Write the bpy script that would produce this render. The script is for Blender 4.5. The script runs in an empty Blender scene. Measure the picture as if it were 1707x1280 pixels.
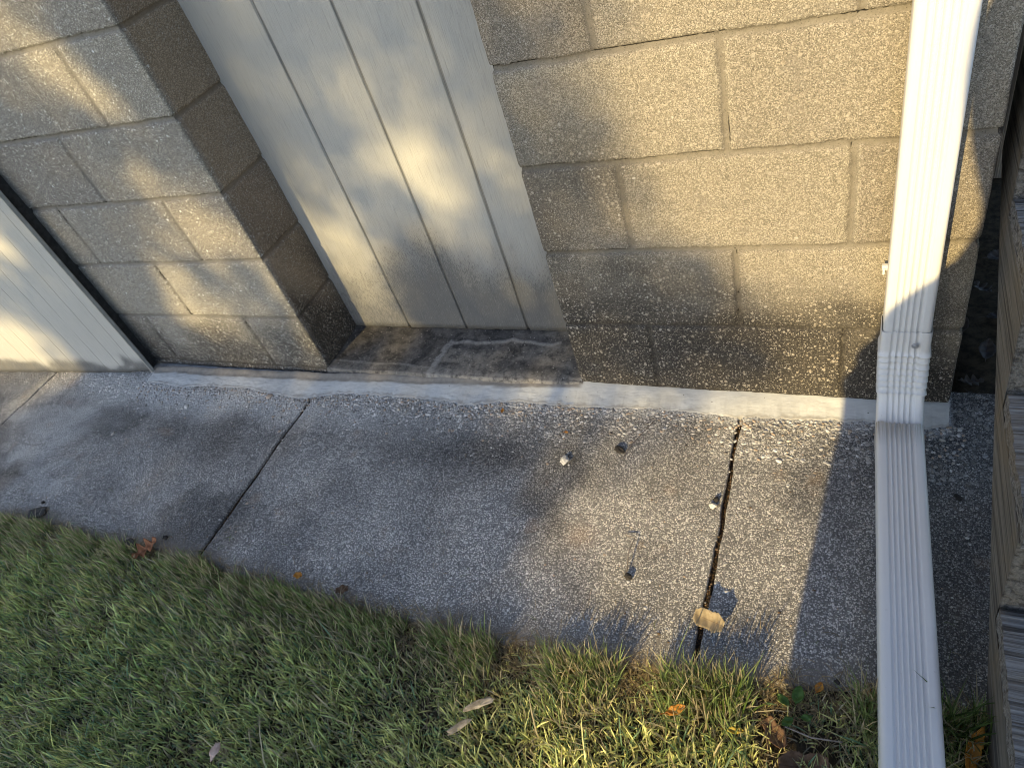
import bpy, bmesh, math, random
import numpy as np
from mathutils import Vector, Matrix
R = math.radians
random.seed(7)
RNG = np.random.default_rng(11)
sc = bpy.context.scene
C = sc.collection

# ------------------------------------------------------------------ camera
cam = bpy.data.cameras.new('camera'); cam.lens = 24.91; cam.sensor_width = 36
cam.clip_start = 0.02; cam.clip_end = 500
co = bpy.data.objects.new('camera', cam); C.objects.link(co); sc.camera = co
rx = Vector((0.90091689, 0.33836404, -0.27176926))
dn = Vector((0.05551942, -0.71092011, -0.70107787))
fw = Vector((-0.43042578, 0.61652443, -0.65926572))
m = Matrix((rx, -dn, -fw)).transposed().to_4x4()
m.translation = Vector((0.62499, -1.18835, 1.27557))
co.matrix_world = m

# ------------------------------------------------------------------ light
SUN = Vector((0.2, 1.0, -0.48)).normalized()        # direction the light travels
sun = bpy.data.lights.new('sun', 'SUN'); sun.energy = 3.1; sun.angle = R(0.53); sun.color = (1.0, 0.75, 0.35)
so = bpy.data.objects.new('sun', sun); C.objects.link(so)
so.rotation_euler = SUN.to_track_quat('-Z', 'Y').to_euler(); so.location = (-1, -5, 4)
w = bpy.data.worlds.new('World'); sc.world = w; w.use_nodes = True
nt = w.node_tree; bg = nt.nodes['Background']
sky = nt.nodes.new('ShaderNodeTexSky'); sky.sky_type = 'NISHITA'; sky.sun_disc = False
sky.sun_elevation = math.asin(-SUN.z); sky.sun_rotation = math.atan2(-SUN.x, -SUN.y)
hs = nt.nodes.new('ShaderNodeHueSaturation'); hs.inputs['Saturation'].default_value = 1.0
nt.links.new(sky.outputs[0], hs.inputs['Color']); wb = nt.nodes.new('ShaderNodeMix'); wb.data_type = 'RGBA'; wb.blend_type = 'MULTIPLY'; wb.inputs[0].default_value = 1
nt.links.new(hs.outputs[0], wb.inputs[6]); wb.inputs[7].default_value = (.92, .99, 1.10, 1); nt.links.new(wb.outputs[2], bg.inputs['Color'])
bg.inputs['Strength'].default_value = 0.105
sc.cycles.use_denoising = True; sc.cycles.pixel_filter_type = 'BLACKMAN_HARRIS'; sc.cycles.filter_width = 1.0
sc.view_settings.view_transform = 'Standard'; sc.view_settings.look = 'None'
sc.view_settings.gamma = 1.0; sc.view_settings.exposure = 1.28

# ------------------------------------------------------------------ helpers
def tag(o, label=None, cat=None, group=None, kind=None):
    if label: o['label'] = label
    if cat: o['category'] = cat
    if group: o['group'] = group
    if kind: o['kind'] = kind
    return o
def empty(name, loc=(0, 0, 0)):
    o = bpy.data.objects.new(name, None); C.objects.link(o); o.location = loc; o.empty_display_size = .1
    return o
def link(name, me, mat=None, parent=None):
    o = bpy.data.objects.new(name, me); C.objects.link(o)
    if mat: me.materials.append(mat)
    if parent is not None:
        o.parent = parent; o.location = -Vector(parent.location)
    return o
def raw(name, v, f, smooth=True):
    """mesh from numpy vertex array and list of equal-size face arrays"""
    me = bpy.data.meshes.new(name)
    v = np.asarray(v, dtype=np.float32)
    f = [np.asarray(a, dtype=np.int32) for a in (f if isinstance(f, list) else [f])]
    nl = sum(a.size for a in f); nf = sum(len(a) for a in f)
    me.vertices.add(len(v)); me.vertices.foreach_set('co', v.ravel())
    me.loops.add(nl); me.loops.foreach_set('vertex_index', np.concatenate([a.ravel() for a in f]))
    tot = np.concatenate([np.full(len(a), a.shape[1], dtype=np.int32) for a in f])
    st = np.concatenate([[0], np.cumsum(tot)[:-1]]).astype(np.int32)
    me.polygons.add(nf); me.polygons.foreach_set('loop_start', st)
    try: me.polygons.foreach_set('loop_total', tot)
    except Exception: pass
    me.polygons.foreach_set('use_smooth', np.full(nf, smooth))
    me.update(calc_edges=True); me.validate()
    return me
def attr(me, name, val):
    val = np.asarray(val, dtype=np.float32)
    if val.ndim == 1:
        a = me.attributes.new(name, 'FLOAT', 'POINT'); a.data.foreach_set('value', val)
    else:
        a = me.attributes.new(name, 'FLOAT_COLOR', 'POINT')
        a.data.foreach_set('color', np.concatenate([val, np.ones((len(val), 1), np.float32)], 1).ravel())
def gridfaces(nu, nv, flip=False):
    i = np.arange(nu - 1)[:, None] * nv + np.arange(nv - 1)[None, :]
    i = i.ravel()
    q = np.stack([i, i + nv, i + nv + 1, i + 1], 1)
    return q[:, ::-1] if flip else q
def _h(ix, iy, seed):
    n = (ix.astype(np.int64) * 374761393 + iy.astype(np.int64) * 668265263 + seed * 1442695041) & 0x7fffffff
    n = ((n ^ (n >> 13)) * 1274126177) & 0x7fffffff
    n = (n ^ (n >> 16)) & 0xffff
    return n / 65535.0
def vn(x, y, seed=0):
    x = np.asarray(x, float); y = np.asarray(y, float)
    ix = np.floor(x); iy = np.floor(y); fx = x - ix; fy = y - iy
    fx = fx * fx * (3 - 2 * fx); fy = fy * fy * (3 - 2 * fy)
    a = _h(ix, iy, seed); b = _h(ix + 1, iy, seed); c = _h(ix, iy + 1, seed); d = _h(ix + 1, iy + 1, seed)
    return (a * (1 - fx) + b * fx) * (1 - fy) + (c * (1 - fx) + d * fx) * fy
def fbm(x, y, seed=0, o=4):
    s = 0; a = .5; t = 0
    for k in range(o):
        s = s + a * vn(x * 2 ** k, y * 2 ** k, seed + k * 17); t += a; a *= .55
    return s / t
def ss(a, b, x):
    t = np.clip((x - a) / (b - a), 0, 1); return t * t * (3 - 2 * t)

def mesh_from_bm(name, bm, smooth=False):
    me = bpy.data.meshes.new(name); bmesh.ops.recalc_face_normals(bm, faces=bm.faces)
    bm.to_mesh(me); bm.free()
    for p in me.polygons: p.use_smooth = smooth
    return me
def add_box(bm, x0, x1, y0, y1, z0, z1, bevel=0, rotz=0):
    g = bmesh.ops.create_cube(bm, size=1)
    vs = g['verts']
    for v in vs:
        v.co = Vector(((x0 + x1) / 2 + v.co.x * (x1 - x0), (y0 + y1) / 2 + v.co.y * (y1 - y0), (z0 + z1) / 2 + v.co.z * (z1 - z0)))
    if bevel:
        es = set(e for v in vs for e in v.link_edges)
        bmesh.ops.bevel(bm, geom=list(es), offset=bevel, segments=2, affect='EDGES', profile=.6)
def prism(bm, poly, x0, x1):
    """poly of (y,z) extruded along x"""
    a = [bm.verts.new((x0, y, z)) for y, z in poly]; b = [bm.verts.new((x1, y, z)) for y, z in poly]
    bm.faces.new(a); bm.faces.new(b[::-1]); n = len(poly)
    for i in range(n): bm.faces.new((a[i], b[i], b[(i + 1) % n], a[(i + 1) % n]))

# ------------------------------------------------------------------ materials
class M:
    def __init__(s, name):
        s.m = bpy.data.materials.new(name); s.m.use_nodes = True; s.t = s.m.node_tree
        s.b = s.t.nodes['Principled BSDF']; s.co = s.t.nodes.new('ShaderNodeTexCoord').outputs['Object']
    def n(s, ty, ins=None, **p):
        x = s.t.nodes.new('ShaderNode' + ty)
        for k, v in p.items(): setattr(x, k, v)
        for k, v in (ins or {}).items(): s.set(x.inputs[k], v)
        return x
    def set(s, i, v):
        if isinstance(v, bpy.types.NodeSocket): s.t.links.new(v, i)
        elif isinstance(v, (tuple, list)) and i.type == 'RGBA' and len(v) == 3: i.default_value = (*v, 1)
        else: i.default_value = v
    def map(s, sc_, rot=(0, 0, 0), loc=(0, 0, 0)):
        return s.n('Mapping', {'Vector': s.co, 'Scale': sc_, 'Rotation': rot, 'Location': loc}).outputs[0]
    def noise(s, scale, detail=4, rough=.55, vec=None, dist=0):
        return s.n('TexNoise', {'Vector': vec or s.co, 'Scale': scale, 'Detail': detail, 'Roughness': rough, 'Distortion': dist}).outputs[0]
    def vor(s, scale, vec=None, feature='F1', rnd=1.0):
        x = s.n('TexVoronoi', {'Vector': vec or s.co, 'Scale': scale, 'Randomness': rnd}, feature=feature)
        return x.outputs['Distance'], (x.outputs['Color'] if feature != 'DISTANCE_TO_EDGE' else None)
    def math(s, op, a, b=0.0, c=None, clamp=False):
        x = s.n('Math', {0: a, 1: b}, operation=op, use_clamp=clamp)
        if c is not None: s.set(x.inputs[2], c)
        return x.outputs[0]
    def rng(s, v, a, b, c=0.0, d=1.0, smooth=True):
        return s.n('MapRange', {'Value': v, 'From Min': a, 'From Max': b, 'To Min': c, 'To Max': d},
                   interpolation_type='SMOOTHSTEP' if smooth else 'LINEAR').outputs[0]
    def mix(s, f, a, b, mode='MIX'):
        x = s.n('Mix', data_type='RGBA', blend_type=mode)
        s.set(x.inputs[0], f); s.set(x.inputs[6], a); s.set(x.inputs[7], b); return x.outputs[2]
    def ramp(s, f, stops, const=False):
        x = s.n('ValToRGB', {'Fac': f}); r = x.color_ramp
        if const: r.interpolation = 'CONSTANT'
        while len(r.elements) < len(stops): r.elements.new(.5)
        for e, (p, c) in zip(r.elements, stops): e.position = p; e.color = (*c, 1)
        return x.outputs[0]
    def sep(s, c): return s.n('SeparateColor', {'Color': c}).outputs
    def at(s, name): return s.n('Attribute', attribute_name=name).outputs
    def bump(s, h, dist=.001, strength=1.0, nrm=None):
        x = s.n('Bump', {'Height': h, 'Distance': dist, 'Strength': strength})
        if nrm: s.set(x.inputs['Normal'], nrm)
        return x.outputs[0]
    def out(s, col, rough=.9, nrm=None, spec=.3, **k):
        s.set(s.b.inputs['Base Color'], col); s.set(s.b.inputs['Roughness'], rough)
        s.set(s.b.inputs['Specular IOR Level'], spec)
        if nrm: s.set(s.b.inputs['Normal'], nrm)
        for a, v in k.items(): s.set(s.b.inputs[a], v)
        return s.m

def block_mat():
    s = M('concrete_block')
    dirt = s.at('dirt')['Fac']; mort = s.at('mortar')['Fac']; tint = s.at('tint')['Fac']; crack = s.at('crack')['Fac']
    warp = s.n('VectorMath', {0: s.co, 1: s.n('VectorMath', {0: s.n('TexNoise', {'Vector': s.co, 'Scale': 150.0, 'Detail': 1.0}).outputs[1], 1: (.004, .004, .004)}, operation='MULTIPLY').outputs[0]}, operation='ADD').outputs[0]
    d1, c1 = s.vor(115, warp); d2, c2 = s.vor(290, warp); d3, c3 = s.vor(640)
    big = s.sep(c1); mid = s.sep(c2); fin = s.sep(c3)
    p1 = s.math('MULTIPLY', s.rng(big[0], .78, .80), s.rng(s.math('SUBTRACT', d1, s.math('MULTIPLY', big[2], .2)), .30, .16))
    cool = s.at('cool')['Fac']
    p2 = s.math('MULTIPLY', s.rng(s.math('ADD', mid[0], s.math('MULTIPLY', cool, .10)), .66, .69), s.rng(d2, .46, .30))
    pk = s.math('MAXIMUM', p1, p2)
    pk = s.math('MULTIPLY', pk, s.math('SUBTRACT', 1.0, s.math('MULTIPLY', mort, .93)))
    base = s.mix(s.noise(7, 5, .6), (.195, .175, .135), (.285, .255, .198))
    base = s.mix(s.rng(fin[1], 0, 1, 0, .75), base, s.mix(s.rng(fin[0], .5, .52), (.13, .115, .09), (.50, .45, .36)))
    base = s.mix(tint, base, s.mix(1.0, base, (.78, .77, .79), 'MULTIPLY'))
    base = s.mix(s.rng(s.noise(16, 3, .6), .5, .72, 0, .45), base, (.20, .18, .155))
    mc = s.mix(s.noise(90, 3), (.135, .122, .10), (.235, .21, .168))
    base = s.mix(s.math('MULTIPLY', mort, .88), base, mc)
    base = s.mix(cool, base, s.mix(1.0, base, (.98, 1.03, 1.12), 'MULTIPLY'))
    base = s.mix(s.at('brown')['Fac'], base, s.mix(1.0, base, (1.12, .98, .88), 'MULTIPLY'))
    pit = s.math('MULTIPLY', s.rng(fin[2], .80, .84), s.rng(d3, .5, .3))
    base = s.mix(s.math('MULTIPLY', pit, .6), base, (.035, .03, .026))
    pcol = s.ramp(s.math('ADD', s.math('MULTIPLY', big[1], .5), s.math('MULTIPLY', mid[1], .5)),
                  [(0, (.28, .23, .165)), (.35, (.40, .355, .28)), (.7, (.50, .465, .40)), (1, (.64, .61, .56))])
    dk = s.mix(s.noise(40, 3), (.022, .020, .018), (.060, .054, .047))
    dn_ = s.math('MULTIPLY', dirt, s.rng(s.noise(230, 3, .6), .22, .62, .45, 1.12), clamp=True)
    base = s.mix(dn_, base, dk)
    keep = s.math('ADD', .52, s.math('MULTIPLY', s.math('MAXIMUM', dirt, cool), .45), clamp=True)
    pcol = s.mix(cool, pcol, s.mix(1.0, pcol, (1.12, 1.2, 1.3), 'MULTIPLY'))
    col = s.mix(s.math('MULTIPLY', s.math('MULTIPLY', pk, keep), s.math('SUBTRACT', 1.0, s.math('MULTIPLY', dn_, .22))), base, pcol)
    col = s.mix(s.rng(crack, .35, .9), col, (.012, .01, .009))
    h = s.math('ADD', s.math('MULTIPLY', pk, .9), s.math('MULTIPLY', s.noise(420, 3, .7), 1.3))
    h = s.math('SUBTRACT', h, s.math('MULTIPLY', pit, 1.2))
    h = s.math('ADD', h, s.math('MULTIPLY', s.noise(120, 3, .6), 1.0))
    h = s.math('MULTIPLY', h, s.math('SUBTRACT', 1.0, s.math('MULTIPLY', mort, .6)))
    return s.out(col, .93, s.bump(h, .0013, .6), .2)

def walk_mat():
    s = M('exposed_aggregate')
    dirt = s.at('dirt')['Fac']; coarse = s.at('coarse')['Fac']; white = s.at('white')['Fac']; rust = s.at('rust')['Fac']; gro = s.at('groove')['Fac']
    warp = s.n('VectorMath', {0: s.co, 1: s.n('VectorMath', {0: s.n('TexNoise', {'Vector': s.co, 'Scale': 120.0, 'Detail': 1.0}).outputs[1], 1: (.005, .005, .005)}, operation='MULTIPLY').outputs[0]}, operation='ADD').outputs[0]
    dA, cA = s.vor(320, warp); dB, cB = s.vor(88, warp)
    
    A = s.sep(cA); B = s.sep(cB)
    nz = s.math('ADD', coarse, s.math('MULTIPLY', s.math('SUBTRACT', s.noise(60, 3), .5), .9))
    useB = s.math('MULTIPLY', s.rng(nz, .45, .55), s.rng(B[2], .25, .27))
    rare = s.math('MULTIPLY', s.rng(B[2], .955, .96), s.rng(dB, .45, .32)); useB = s.math('MAXIMUM', useB, rare)
    st = [(0, (.12, .12, .12)), (.2, (.32, .315, .305)), (.45, (.60, .585, .55)), (.7, (.80, .765, .70)), (.88, (.80, .77, .70)), (1, (.90, .88, .84))]
    sand = s.mix(s.noise(500, 3, .7), (.07, .068, .065), (.38, .365, .34))
    ca = s.ramp(A[0], st); cb = s.ramp(B[0], [(0, (.30, .27, .23)), (.4, (.52, .50, .46)), (.8, (.72, .68, .61)), (1, (.86, .84, .80))])
    ga = s.rng(s.math('SUBTRACT', dA, s.math('MULTIPLY', A[1], .26)), .46, .24); gb = s.rng(s.math('SUBTRACT', dB, s.math('MULTIPLY', B[1], .22)), .44, .28)
    col = s.mix(ga, sand, ca); useB = s.math('MULTIPLY', useB, gb); col = s.mix(useB, col, cb)
    h = s.n('Mix', {0: useB, 2: s.math('MULTIPLY', ga, .6), 3: s.math('MULTIPLY', s.rng(dB, .5, .0), 1.9)}).outputs[0]
    col = s.mix(s.rng(s.noise(4.5, 5, .6), .35, .7, 0, .8), col, s.mix(1.0, col, (.52, .52, .53), 'MULTIPLY'))
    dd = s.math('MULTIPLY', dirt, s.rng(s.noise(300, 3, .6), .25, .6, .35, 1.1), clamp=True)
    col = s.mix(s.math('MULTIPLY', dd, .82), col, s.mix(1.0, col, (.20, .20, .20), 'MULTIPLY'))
    col = s.mix(s.math('MULTIPLY', white, s.rng(s.noise(170, 3, .6), .3, .65, .1, 1.0)), col, (.66, .67, .66))
    col = s.mix(s.math('MULTIPLY', rust, .35), col, (.40, .26, .15))
    edge = s.at('edge')['Fac']
    col = s.mix(edge, col, s.mix(s.noise(60, 4, .7), (.12, .105, .088), (.34, .31, .27)))
    col = s.mix(s.rng(gro, .3, .8), col, s.mix(s.rng(s.noise(220, 2), .45, .6), (.012, .011, .010), (.10, .06, .03)))
    h = s.math('ADD', h, s.math('MULTIPLY', s.noise(600, 2, .6), .25))
    return s.out(col, .88, s.bump(h, .0024, .9), .25)

def fillet_mat():
    s = M('fresh_mortar')
    dirt = s.at('dirt')['Fac']
    c = s.mix(s.noise(25, 4, .6), (.41, .42, .415), (.54, .55, .54))
    tr = s.noise(1.0, 4, .6, vec=s.map((12, 260, 120)))
    c = s.mix(s.rng(tr, .55, .8, 0, .3), c, (.38, .37, .34))
    c = s.mix(s.rng(s.noise(7, 4, .65), .45, .75, 0, .45), c, (.30, .29, .265))
    d, cc = s.vor(60); k = s.math('MULTIPLY', s.rng(d, .10, .06), s.rng(s.sep(cc)[0], .75, .77))
    c = s.mix(k, c, (.06, .05, .04))
    c = s.mix(dirt, c, s.mix(s.noise(80, 3), (.16, .145, .125), (.30, .28, .25)))
    h = s.math('ADD', s.math('MULTIPLY', tr, .6), s.math('MULTIPLY', s.noise(300, 3, .6), .35))
    return s.out(c, .9, s.bump(h, .0015, .6), .2)

def sill_mat():
    s = M('stained_sill')
    sl = s.at('seam')['Fac']; lt = s.at('light')['Fac']
    d1, c1 = s.vor(150); p = s.math('MULTIPLY', s.rng(s.sep(c1)[0], .86, .88), s.rng(d1, .3, .18))
    c = s.mix(s.rng(s.noise(22, 6, .7), .35, .7), (.034, .033, .032), (.13, .122, .112))
    c = s.mix(s.rng(s.noise(150, 4, .75), .50, .75, 0, .6), c, (.26, .24, .21))
    c = s.mix(p, c, (.45, .42, .37))
    c = s.mix(s.math('MULTIPLY', lt, s.rng(s.noise(60, 4, .7), .3, .6)), c, (.36, .33, .28))
    c = s.mix(s.math('MULTIPLY', sl, s.rng(s.noise(130, 4, .7), .3, .62, .25, .95)), c, (.27, .26, .24))
    h = s.math('ADD', s.noise(90, 5, .65), s.math('MULTIPLY', s.noise(400, 2), .3))
    return s.out(c, .85, s.bump(h, .002, .8), .25)

def panel_mat(name, lines=False, base=(.41, .41, .385)):
    s = M(name)
    mil = s.at('mildew')['Fac']; gro = s.at('groove')['Fac']
    g1 = s.noise(1.0, 5, .62, vec=s.map((330, 330, 16)), dist=.35)
    g2 = s.noise(1.0, 3, .6, vec=s.map((900, 900, 60)))
    c = s.mix(s.noise(5, 4, .6), base, tuple(v * .91 for v in base))
    c = s.mix(s.rng(s.noise(2.2, 5, .65), .4, .7, 0, .35), c, tuple(v * .78 for v in base))
    c = s.mix(s.rng(g1, .50, .72, 0, .42), c, tuple(v * .62 for v in base))
    sp = s.noise(1.0, 4, .75, vec=s.map((420, 420, 90)), dist=.5)
    th = s.math('SUBTRACT', .75, s.math('MULTIPLY', mil, .40))
    spots = s.rng(s.math('SUBTRACT', sp, th), 0, .09, 0, .85)
    c = s.mix(spots, c, s.mix(s.noise(50, 3), (.05, .05, .052), (.14, .135, .13)))
    c = s.mix(s.rng(mil, .0, .8, 0, .72), c, (.12, .122, .12))
    c = s.mix(s.rng(gro, .45, .9, 0, .55), c, (.11, .108, .10))
    h = s.math('ADD', s.math('MULTIPLY', g1, 1.0), s.math('MULTIPLY', g2, .35))
    if lines:
        v = s.sep(s.map((1, 1, 1)))[0]
        v = s.n('SeparateXYZ', {0: s.co}).outputs[0]
        f = s.math('FRACT', s.math('MULTIPLY', v, 12.5))
        ln = s.math('MULTIPLY', s.rng(s.math('ABSOLUTE', s.math('SUBTRACT', f, .5)), .022, .006), s.rng(s.noise(6, 2), .3, .5))
        c = s.mix(s.math('MULTIPLY', ln, .5), c, (.26, .24, .2)); h = s.math('SUBTRACT', h, ln)
    return s.out(c, .62, s.bump(h, .0022, .9), .3)

def metal_mat():
    s = M('white_aluminium')
    c = s.mix(s.rng(s.noise(6, 4, .6), .4, .8, 0, .25), (.66, .66, .645), (.54, .54, .53))
    sp = s.noise(150, 4, .7); k = s.math('MULTIPLY', s.rng(sp, .66, .72, 0, .5), s.rng(s.noise(9, 2), .45, .6))
    c = s.mix(k, c, (.25, .23, .2))
    return s.out(c, s.rng(s.noise(30, 3), .3, .7, .28, .42), s.bump(s.noise(25, 3), .0006, .4), .5)

def wood_mat(name, axis, a, b, c3=(.045, .04, .035)):
    s = M(name)
    sc1 = [260, 260, 260]; sc1[axis] = 7
    g = s.noise(1.0, 5, .65, vec=s.map(tuple(sc1)), dist=.15)
    sc2 = [95, 95, 95]; sc2[axis] = 2.2
    g2 = s.noise(1.0, 4, .6, vec=s.map(tuple(sc2)), dist=.35)
    c = s.mix(s.rng(g, .3, .7), a, b)
    c = s.mix(s.rng(g2, .5, .66, 0, .85), c, c3)
    c = s.mix(s.rng(s.noise(9, 4), .5, .75, 0, .5), c, (.20, .15, .09))
    h = s.math('ADD', s.math('MULTIPLY', g, .8), s.math('MULTIPLY', s.rng(g2, .45, .66, 1, 0), 1.2))
    return s.out(c, .9, s.bump(h, .0024, .8), .15)

def grass_mat():
    s = M('grass_blades')
    c = s.at('col')['Color']
    dif = s.n('BsdfTranslucent', {'Color': c})
    s.out(c, .48, None, .4)
    mx = s.n('MixShader', {0: .5, 1: s.b.outputs[0], 2: dif.outputs[0]})
    s.t.links.new(mx.outputs[0], s.t.nodes['Material Output'].inputs[0])
    return s.m

def plain(name, ca, cb, scale=40, rough=.85, bump=.001, spec=.25):
    s = M(name); n_ = s.noise(scale, 5, .65)
    return s.out(s.mix(s.rng(n_, .3, .7), ca, cb), rough, s.bump(n_, bump, .8), spec)
def leaf_mat(name, ca, cb, spots=(.05, .03, .02)):
    s = M(name); n_ = s.noise(60, 5, .65)
    c = s.mix(s.rng(n_, .3, .7), ca, cb)
    c = s.mix(s.rng(s.noise(120, 3, .7), .62, .72, 0, .7), c, spots)
    v = s.n('SeparateXYZ', {0: s.co}).outputs[1]
    c = s.mix(s.rng(s.math('ABSOLUTE', v), .0012, .0004, 0, .5), c, spots)
    s.out(c, .6, s.bump(n_, .001, .7), .3)
    tr = s.n('BsdfTranslucent', {'Color': c})
    mx = s.n('MixShader', {0: .2, 1: s.b.outputs[0], 2: tr.outputs[0]})
    s.t.links.new(mx.outputs[0], s.t.nodes['Material Output'].inputs[0])
    return s.m
MB = block_mat(); MW = walk_mat(); MF = fillet_mat(); MS = sill_mat()
MD = panel_mat('grooved_siding_paint'); ML = panel_mat('side_panel_paint', True, (.46, .455, .42))
MM = metal_mat()

# ------------------------------------------------------------------ masonry
H = 0.2032; ZB = 0.0216
def axis_pts(a, b, base, fine=()):
    """1-D sample positions, denser inside the (centre, half, step) windows"""
    x = a; out = [a]
    while x < b - 1e-6:
        st = base
        for c, hw, f in fine:
            if abs(x - c) < hw: st = min(st, f)
            elif x < c and x + st > c - hw: st = max(f, c - hw - x + 1e-5)
        x += st; out.append(min(x, b))
    return np.array(out)
def along(path, s):
    P = np.array(path, float); d = np.diff(P, axis=0); L = np.hypot(d[:, 0], d[:, 1]); cs = np.concatenate([[0], np.cumsum(L)])
    s = np.clip(s, 0, cs[-1]); k = np.clip(np.searchsorted(cs, s, 'right') - 1, 0, len(L) - 1)
    t = (s - cs[k]) / L[k]; p = P[k] + d[k] * t[:, None]
    n = np.stack([d[k, 1] / L[k], -d[k, 0] / L[k]], 1); return p, n, cs
def block_strip(name, path, z0, z1, ds, dz, heads, parent, dirtf, cracks=(), seed=0):
    P = np.array(path, float); L = np.hypot(*np.diff(P, axis=0).T); tot = L.sum()
    S = axis_pts(0, tot, ds[0], [(c, hw, ds[1]) for c, hw in ds[2]]); Z = axis_pts(z0, z1, dz)
    acc = 0; nn = 0
    for o in (-.007, -.0035, 0, .0035, .007):
        p, n, cs = along(path, S + o); acc = acc + p; nn = nn + n
    p = acc / 5; nn = nn / np.hypot(nn[:, 0], nn[:, 1])[:, None]
    s, z = np.meshgrid(S, Z, indexing='ij')
    wz = (fbm(s * 9, z * 9, seed, 3) - .5) * .006
    q = (z + wz - ZB) / H; k = np.round(q); dh = np.abs(q - k) * H
    kk = np.floor(q)
    ws = (fbm(s * 9 + 40, z * 9, seed + 5, 3) - .5) * .006
    dv = np.full_like(s, 9.)
    for lev, xs in heads.items():
        mk = kk == lev
        for x in xs: dv = np.where(mk, np.minimum(dv, np.abs(s + ws - x)), dv)
    rag = (fbm(s * 160, z * 160, seed + 9, 2) - .5) * .005
    hw = .0056
    mj = np.maximum(ss(hw + .0016, hw - .0016, dh + rag), ss(hw + .0016, hw - .0016, dv + rag))
    dep = .0036 + .0036 * fbm(s * 6, z * 6, seed + 21, 2)
    edge = np.minimum(dh, dv)
    rnd = ss(.016, .003, edge) * .0013
    off = -mj * dep - rnd * (1 - mj) + (fbm(s * 14, z * 14, seed + 31, 3) - .5) * .003 + (vn(s * 330, z * 330, seed + 2) - .5) * .0009
    # hairline gaps along one side of the mortar
    cr = ss(.0016, .0004, np.abs(dh + rag * .6 - hw * np.sign(q - k + 1e-9) * 1.0) + 9 * (q - k < 0)) * ss(.5, .62, vn(s * 9 + 7, z * 4, seed + 77))
    cr = np.maximum(cr, ss(.0013, .0003, np.abs(dv + rag * .5 - hw)) * ss(.5, .62, vn(s * 6, z * 9, seed + 78)) * .9)
    for pl in cracks:
        for (ax, az), (bx, bz) in zip(pl[:-1], pl[1:]):
            t = np.clip(((s - ax) * (bx - ax) + (z - az) * (bz - az)) / ((bx - ax) ** 2 + (bz - az) ** 2), 0, 1)
            d = np.hypot(s - ax - t * (bx - ax) + (fbm(s * 50, z * 50, 5, 4) - .5) * .016, z - az - t * (bz - az))
            cr = np.maximum(cr, ss(.0014, .0003, d) * ss(.25, .5, vn(s * 40, z * 40, 6)))
    off = off - cr * .003
    tint = _h((np.floor(q)).astype(int), (np.floor((s + (kk % 2) * .2) / .406)).astype(int), seed + 3) 
    x = p[:, 0][:, None] + nn[:, 0][:, None] * off; y = p[:, 1][:, None] + nn[:, 1][:, None] * off
    me = raw(name, np.stack([x, y, z], -1).reshape(-1, 3), gridfaces(len(S), len(Z)))
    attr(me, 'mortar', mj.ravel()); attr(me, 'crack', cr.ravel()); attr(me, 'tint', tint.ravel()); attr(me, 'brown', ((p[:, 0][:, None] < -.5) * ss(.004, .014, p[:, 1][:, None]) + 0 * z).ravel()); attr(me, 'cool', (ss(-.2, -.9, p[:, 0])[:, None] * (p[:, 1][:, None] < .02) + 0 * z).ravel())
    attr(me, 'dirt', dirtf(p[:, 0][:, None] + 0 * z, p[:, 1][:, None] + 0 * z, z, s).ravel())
    return link('wall', me, MB, parent)

building = empty('block_building', (0, 0.3, 0))
tag(building, 'tan concrete block building with grooved pale siding set between its block walls', 'building')

def dirt_shade_right(x, y, z, s):
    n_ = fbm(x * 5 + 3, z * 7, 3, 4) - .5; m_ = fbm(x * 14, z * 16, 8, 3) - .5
    d = ss(.38, .12, z + n_ * .26 + m_ * .08 - .12 * ss(.55, .1, x))  # foot dirt; reaches higher at left, partly shadow painted into the colour
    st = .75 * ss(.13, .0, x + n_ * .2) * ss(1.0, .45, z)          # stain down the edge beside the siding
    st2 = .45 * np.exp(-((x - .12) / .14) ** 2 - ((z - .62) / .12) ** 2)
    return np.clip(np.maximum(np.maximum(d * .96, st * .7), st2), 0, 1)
def dirt_pier(x, y, z, s):
    n_ = fbm(x * 5 + 9, z * 7 + 2 + y * 9, 13, 4) - .5
    d = ss(.34, .03, z + n_ * .25) * .9
    rev = ss(.004, .02, y) * ss(.62, .05, z + n_ * .35)
    rv2 = 0 * y
    return np.clip(np.maximum(np.maximum(d, rev * .95), rv2), 0, 1)
# right wall: s = x + .19
a0 = .19
h_r = {k: ([a0 + .2032, a0 + .6096] if k % 2 == 0 else [a0 + .4064]) for k in range(-1, 6)}
ck = [[(a0 + .404, .43), (a0 + .410, .36), (a0 + .402, .29), (a0 + .404, .226)], [(a0 + .42, .315), (a0 + .452, .275), (a0 + .487, .228)]]
block_strip('wall', [(0, .19), (0, 0), (.8128, 0), (.8128, .35)], -.03, 1.24, (.0032, .0016, [(.19, .012), (a0 + .8128, .012)]), .0028, h_r, building, dirt_shade_right, ck, 4)
# pier between the two panels: s = x + 1.66 + .19
b0 = 1.66 + .19
hp = {-1: [], 0: [b0 - 1.487, b0 - 1.043], 1: [b0 - 1.257], 2: [b0 - 1.491, b0 - 1.05], 3: [b0 - 1.266], 4: [b0 - 1.055], 5: [b0 - 1.26]}
block_strip('wall', [(-1.66, .19), (-1.66, 0), (-.826, 0), (-.826, .205)], -.03, 1.24, (.0032, .0016, [(.19, .01), (b0 - .826, .012)]), .0028, hp, building, dirt_pier, (), 60)
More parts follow.
